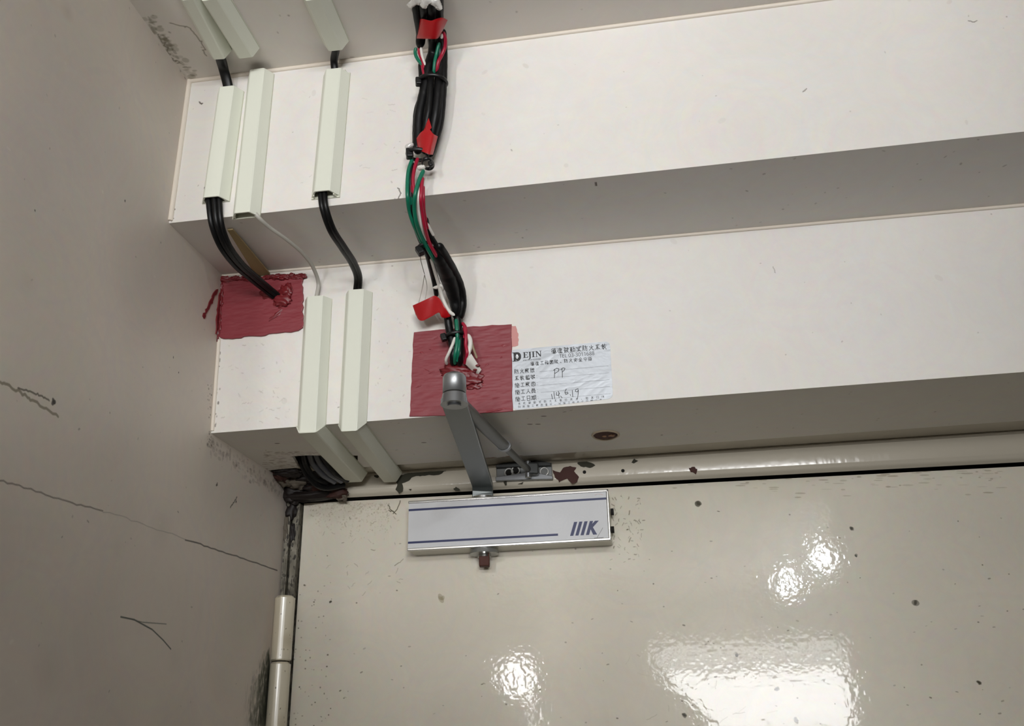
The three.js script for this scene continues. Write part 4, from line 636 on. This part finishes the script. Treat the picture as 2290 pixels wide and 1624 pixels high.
  K(0.0036, [[515, 1280, 1], [530, 1400, 2], [550, 1500, 2], [575, 1624, 2]], c7); K(0.0036, [[600, 1300, 1], [610, 1420, 2], [615, 1520, 2], [625, 1624, 2]], c7); g(0.0018, [[590, 1340, 5], [598, 1420, 7], [602, 1500, 6]], c7); rd(0.0016, [[640, 1370, 3], [665, 1410, 4], [670, 1460, 4], [655, 1500, 3]], c7);
  // bottom tails into the red patch
  wh(0.0014, [[520, 280, 4], [500, 340, 6], [470, 410, 6], [445, 470, 4], [450, 510, 1]], c4); g(0.0018, [[540, 270, 5], [535, 350, 7], [522, 430, 6], [518, 510, 1]], c4); K(0.003, [[570, 260, 2], [562, 360, 3], [560, 440, 3], [556, 520, 0]], c4); K(0.0026, [[525, 270, 1], [512, 360, 2], [500, 440, 2], [500, 520]], c4); g(0.0012, [[558, 300, 6], [550, 400, 7], [538, 490, 4]], c4);
  rd(0.0016, [[595, 190, 4], [612, 270, 5], [610, 340, 5], [622, 420, 5], [600, 510, 1]], c4); wh(0.0021, [[625, 255, 3], [648, 310, 4], [645, 370, 4], [625, 440, 3], [615, 500, 0]], c4); wire('tan_wire', mat('#8d7a62', 0.6), 0.0011, [[655, 310, 3], [680, 390, 3], [705, 460, 2]], c4);
  mesh('white_tag', ribbon([[604, 505, 2], [630, 460, 4], [655, 418, 4]].map((p) => pt(c4(p))), [[708, 608, 3], [726, 580, 5], [742, 555, 4]].map((p) => pt(c4(p)))), mat('#d9d5cd', 0.7), o);
  mesh('white_tag_stain', [[690, 555], [682, 572], [712, 520]].map((q) => lump(pt(c4([...q, 4.6])), [0.0018, 0.0009, 0.0008], 0.5)), M.sealantDark, o);
  // silver tails at the top
  for (const p of [[[215, 60, 7], [255, 30, 9], [320, -20, 9]], [[345, 70, 11], [365, 35, 12], [410, -20, 11]], [[505, 90, 7], [480, 40, 9], [440, -10, 10]], [[275, 30, 8], [330, 0, 9], [380, -40, 8]]]) wire('foil_scrap', mat('#e2e0dc', 0.3, 0.3), (t) => 0.0016 + 0.0018 * t, p, c6, { ripple: 0.8, flat: 1.3 });
  wire('foil_scrap', mat('#e2e0dc', 0.3, 0.3), 0.002, [[190, 1350, 3], [225, 1325, 4], [265, 1310, 3]], c6, { ripple: 0.4 }); wire('foil_scrap', M.white, 0.002, [[300, 1530, 3], [335, 1520, 4], [370, 1520, 4]], c6, { ripple: 0.4 });
  // red tape flags
  const tape = (a, b, f) => mesh('red_tape', ribbon(a.map((p) => pt(f(p))), b.map((p) => pt(f(p)))), M.redTape, o);
  tape([[318, 178, 3], [350, 172, 9], [420, 188, 10], [470, 172, 10], [525, 162, 8], [572, 182, 5]], [[286, 350, 2], [330, 350, 8], [395, 352, 10], [440, 352, 10], [480, 348, 9], [505, 320, 6]], c6);
  tape([[272, 1290, 3], [335, 1200, 8], [400, 1170, 9], [440, 1215, 9], [482, 1240, 4]], [[300, 1345, 3], [335, 1372, 8], [375, 1390, 10], [405, 1402, 9], [438, 1405, 4]], c6);
  tape([[365, 1165, 5], [385, 1110, 7], [402, 1072, 6]], [[350, 1195, 7], [395, 1190, 9], [428, 1160, 8]], c6);
  tape([[233, 1230, 4], [300, 1200, 7], [360, 1172, 8], [412, 1150, 8], [450, 1170, 10], [495, 1240, 12], [545, 1320, 10]], [[258, 1305, 4], [282, 1345, 6], [312, 1356, 8], [380, 1325, 9], [452, 1290, 11], [470, 1325, 11], [500, 1335, 9]], c7);
  // cable ties
  const tie = (u, v, hw, ang, hu, hv, s = 1) => {
    const z = zb(v), c = Z(u, v, z + 0.001), k = c.distanceTo(EYE) / FOC, t = new THREE.Group(); t.name = numbered('cable_tie'); t.position.copy(c); t.rotation.z = ang; o.add(t);
    const ring = new THREE.TorusGeometry(1, 0.16, 8, 40).rotateX(Math.PI / 2).scale(hw * k, 0.0105, Math.max(0.0075, hw * k * 0.85)); mesh('strap', ring, M.tie, t);
    const hp = Z(hu, hv, z + 0.005).sub(c).applyAxisAngle(V(0, 0, 1), -ang);
    mesh('tie_head', new RoundedBoxGeometry(0.0052 * s, 0.0075 * s, 0.0056 * s, 2, 0.0012).rotateY(0.3).rotateZ(0.2).translate(hp.x, hp.y, hp.z), M.tie, t);
  };
  tie(968, 184, 29, -0.12, 936, 183); tie(936, 346, 25, -0.1, 916, 344, 1.15); tie(957, 366, 12, 0.2, 963, 367, 0.7); tie(953, 554, 20, 0.32, 939, 561, 1.1); tie(1019, 751, 22, 0.12, 992, 755, 0.95);
  // wisps of glue
  for (const p of [[[290, 640, -2], [295, 830, -2], [330, 975, -4]], [[330, 975, -4], [310, 1090, -4], [280, 1215, -1]], [[330, 975, -4], [350, 1080, -4], [335, 1180, -1]]]) wire('glue_string', M.thread, 0.00035, p, c7, { sides: 6 });
}
renderer.render(scene, camera);
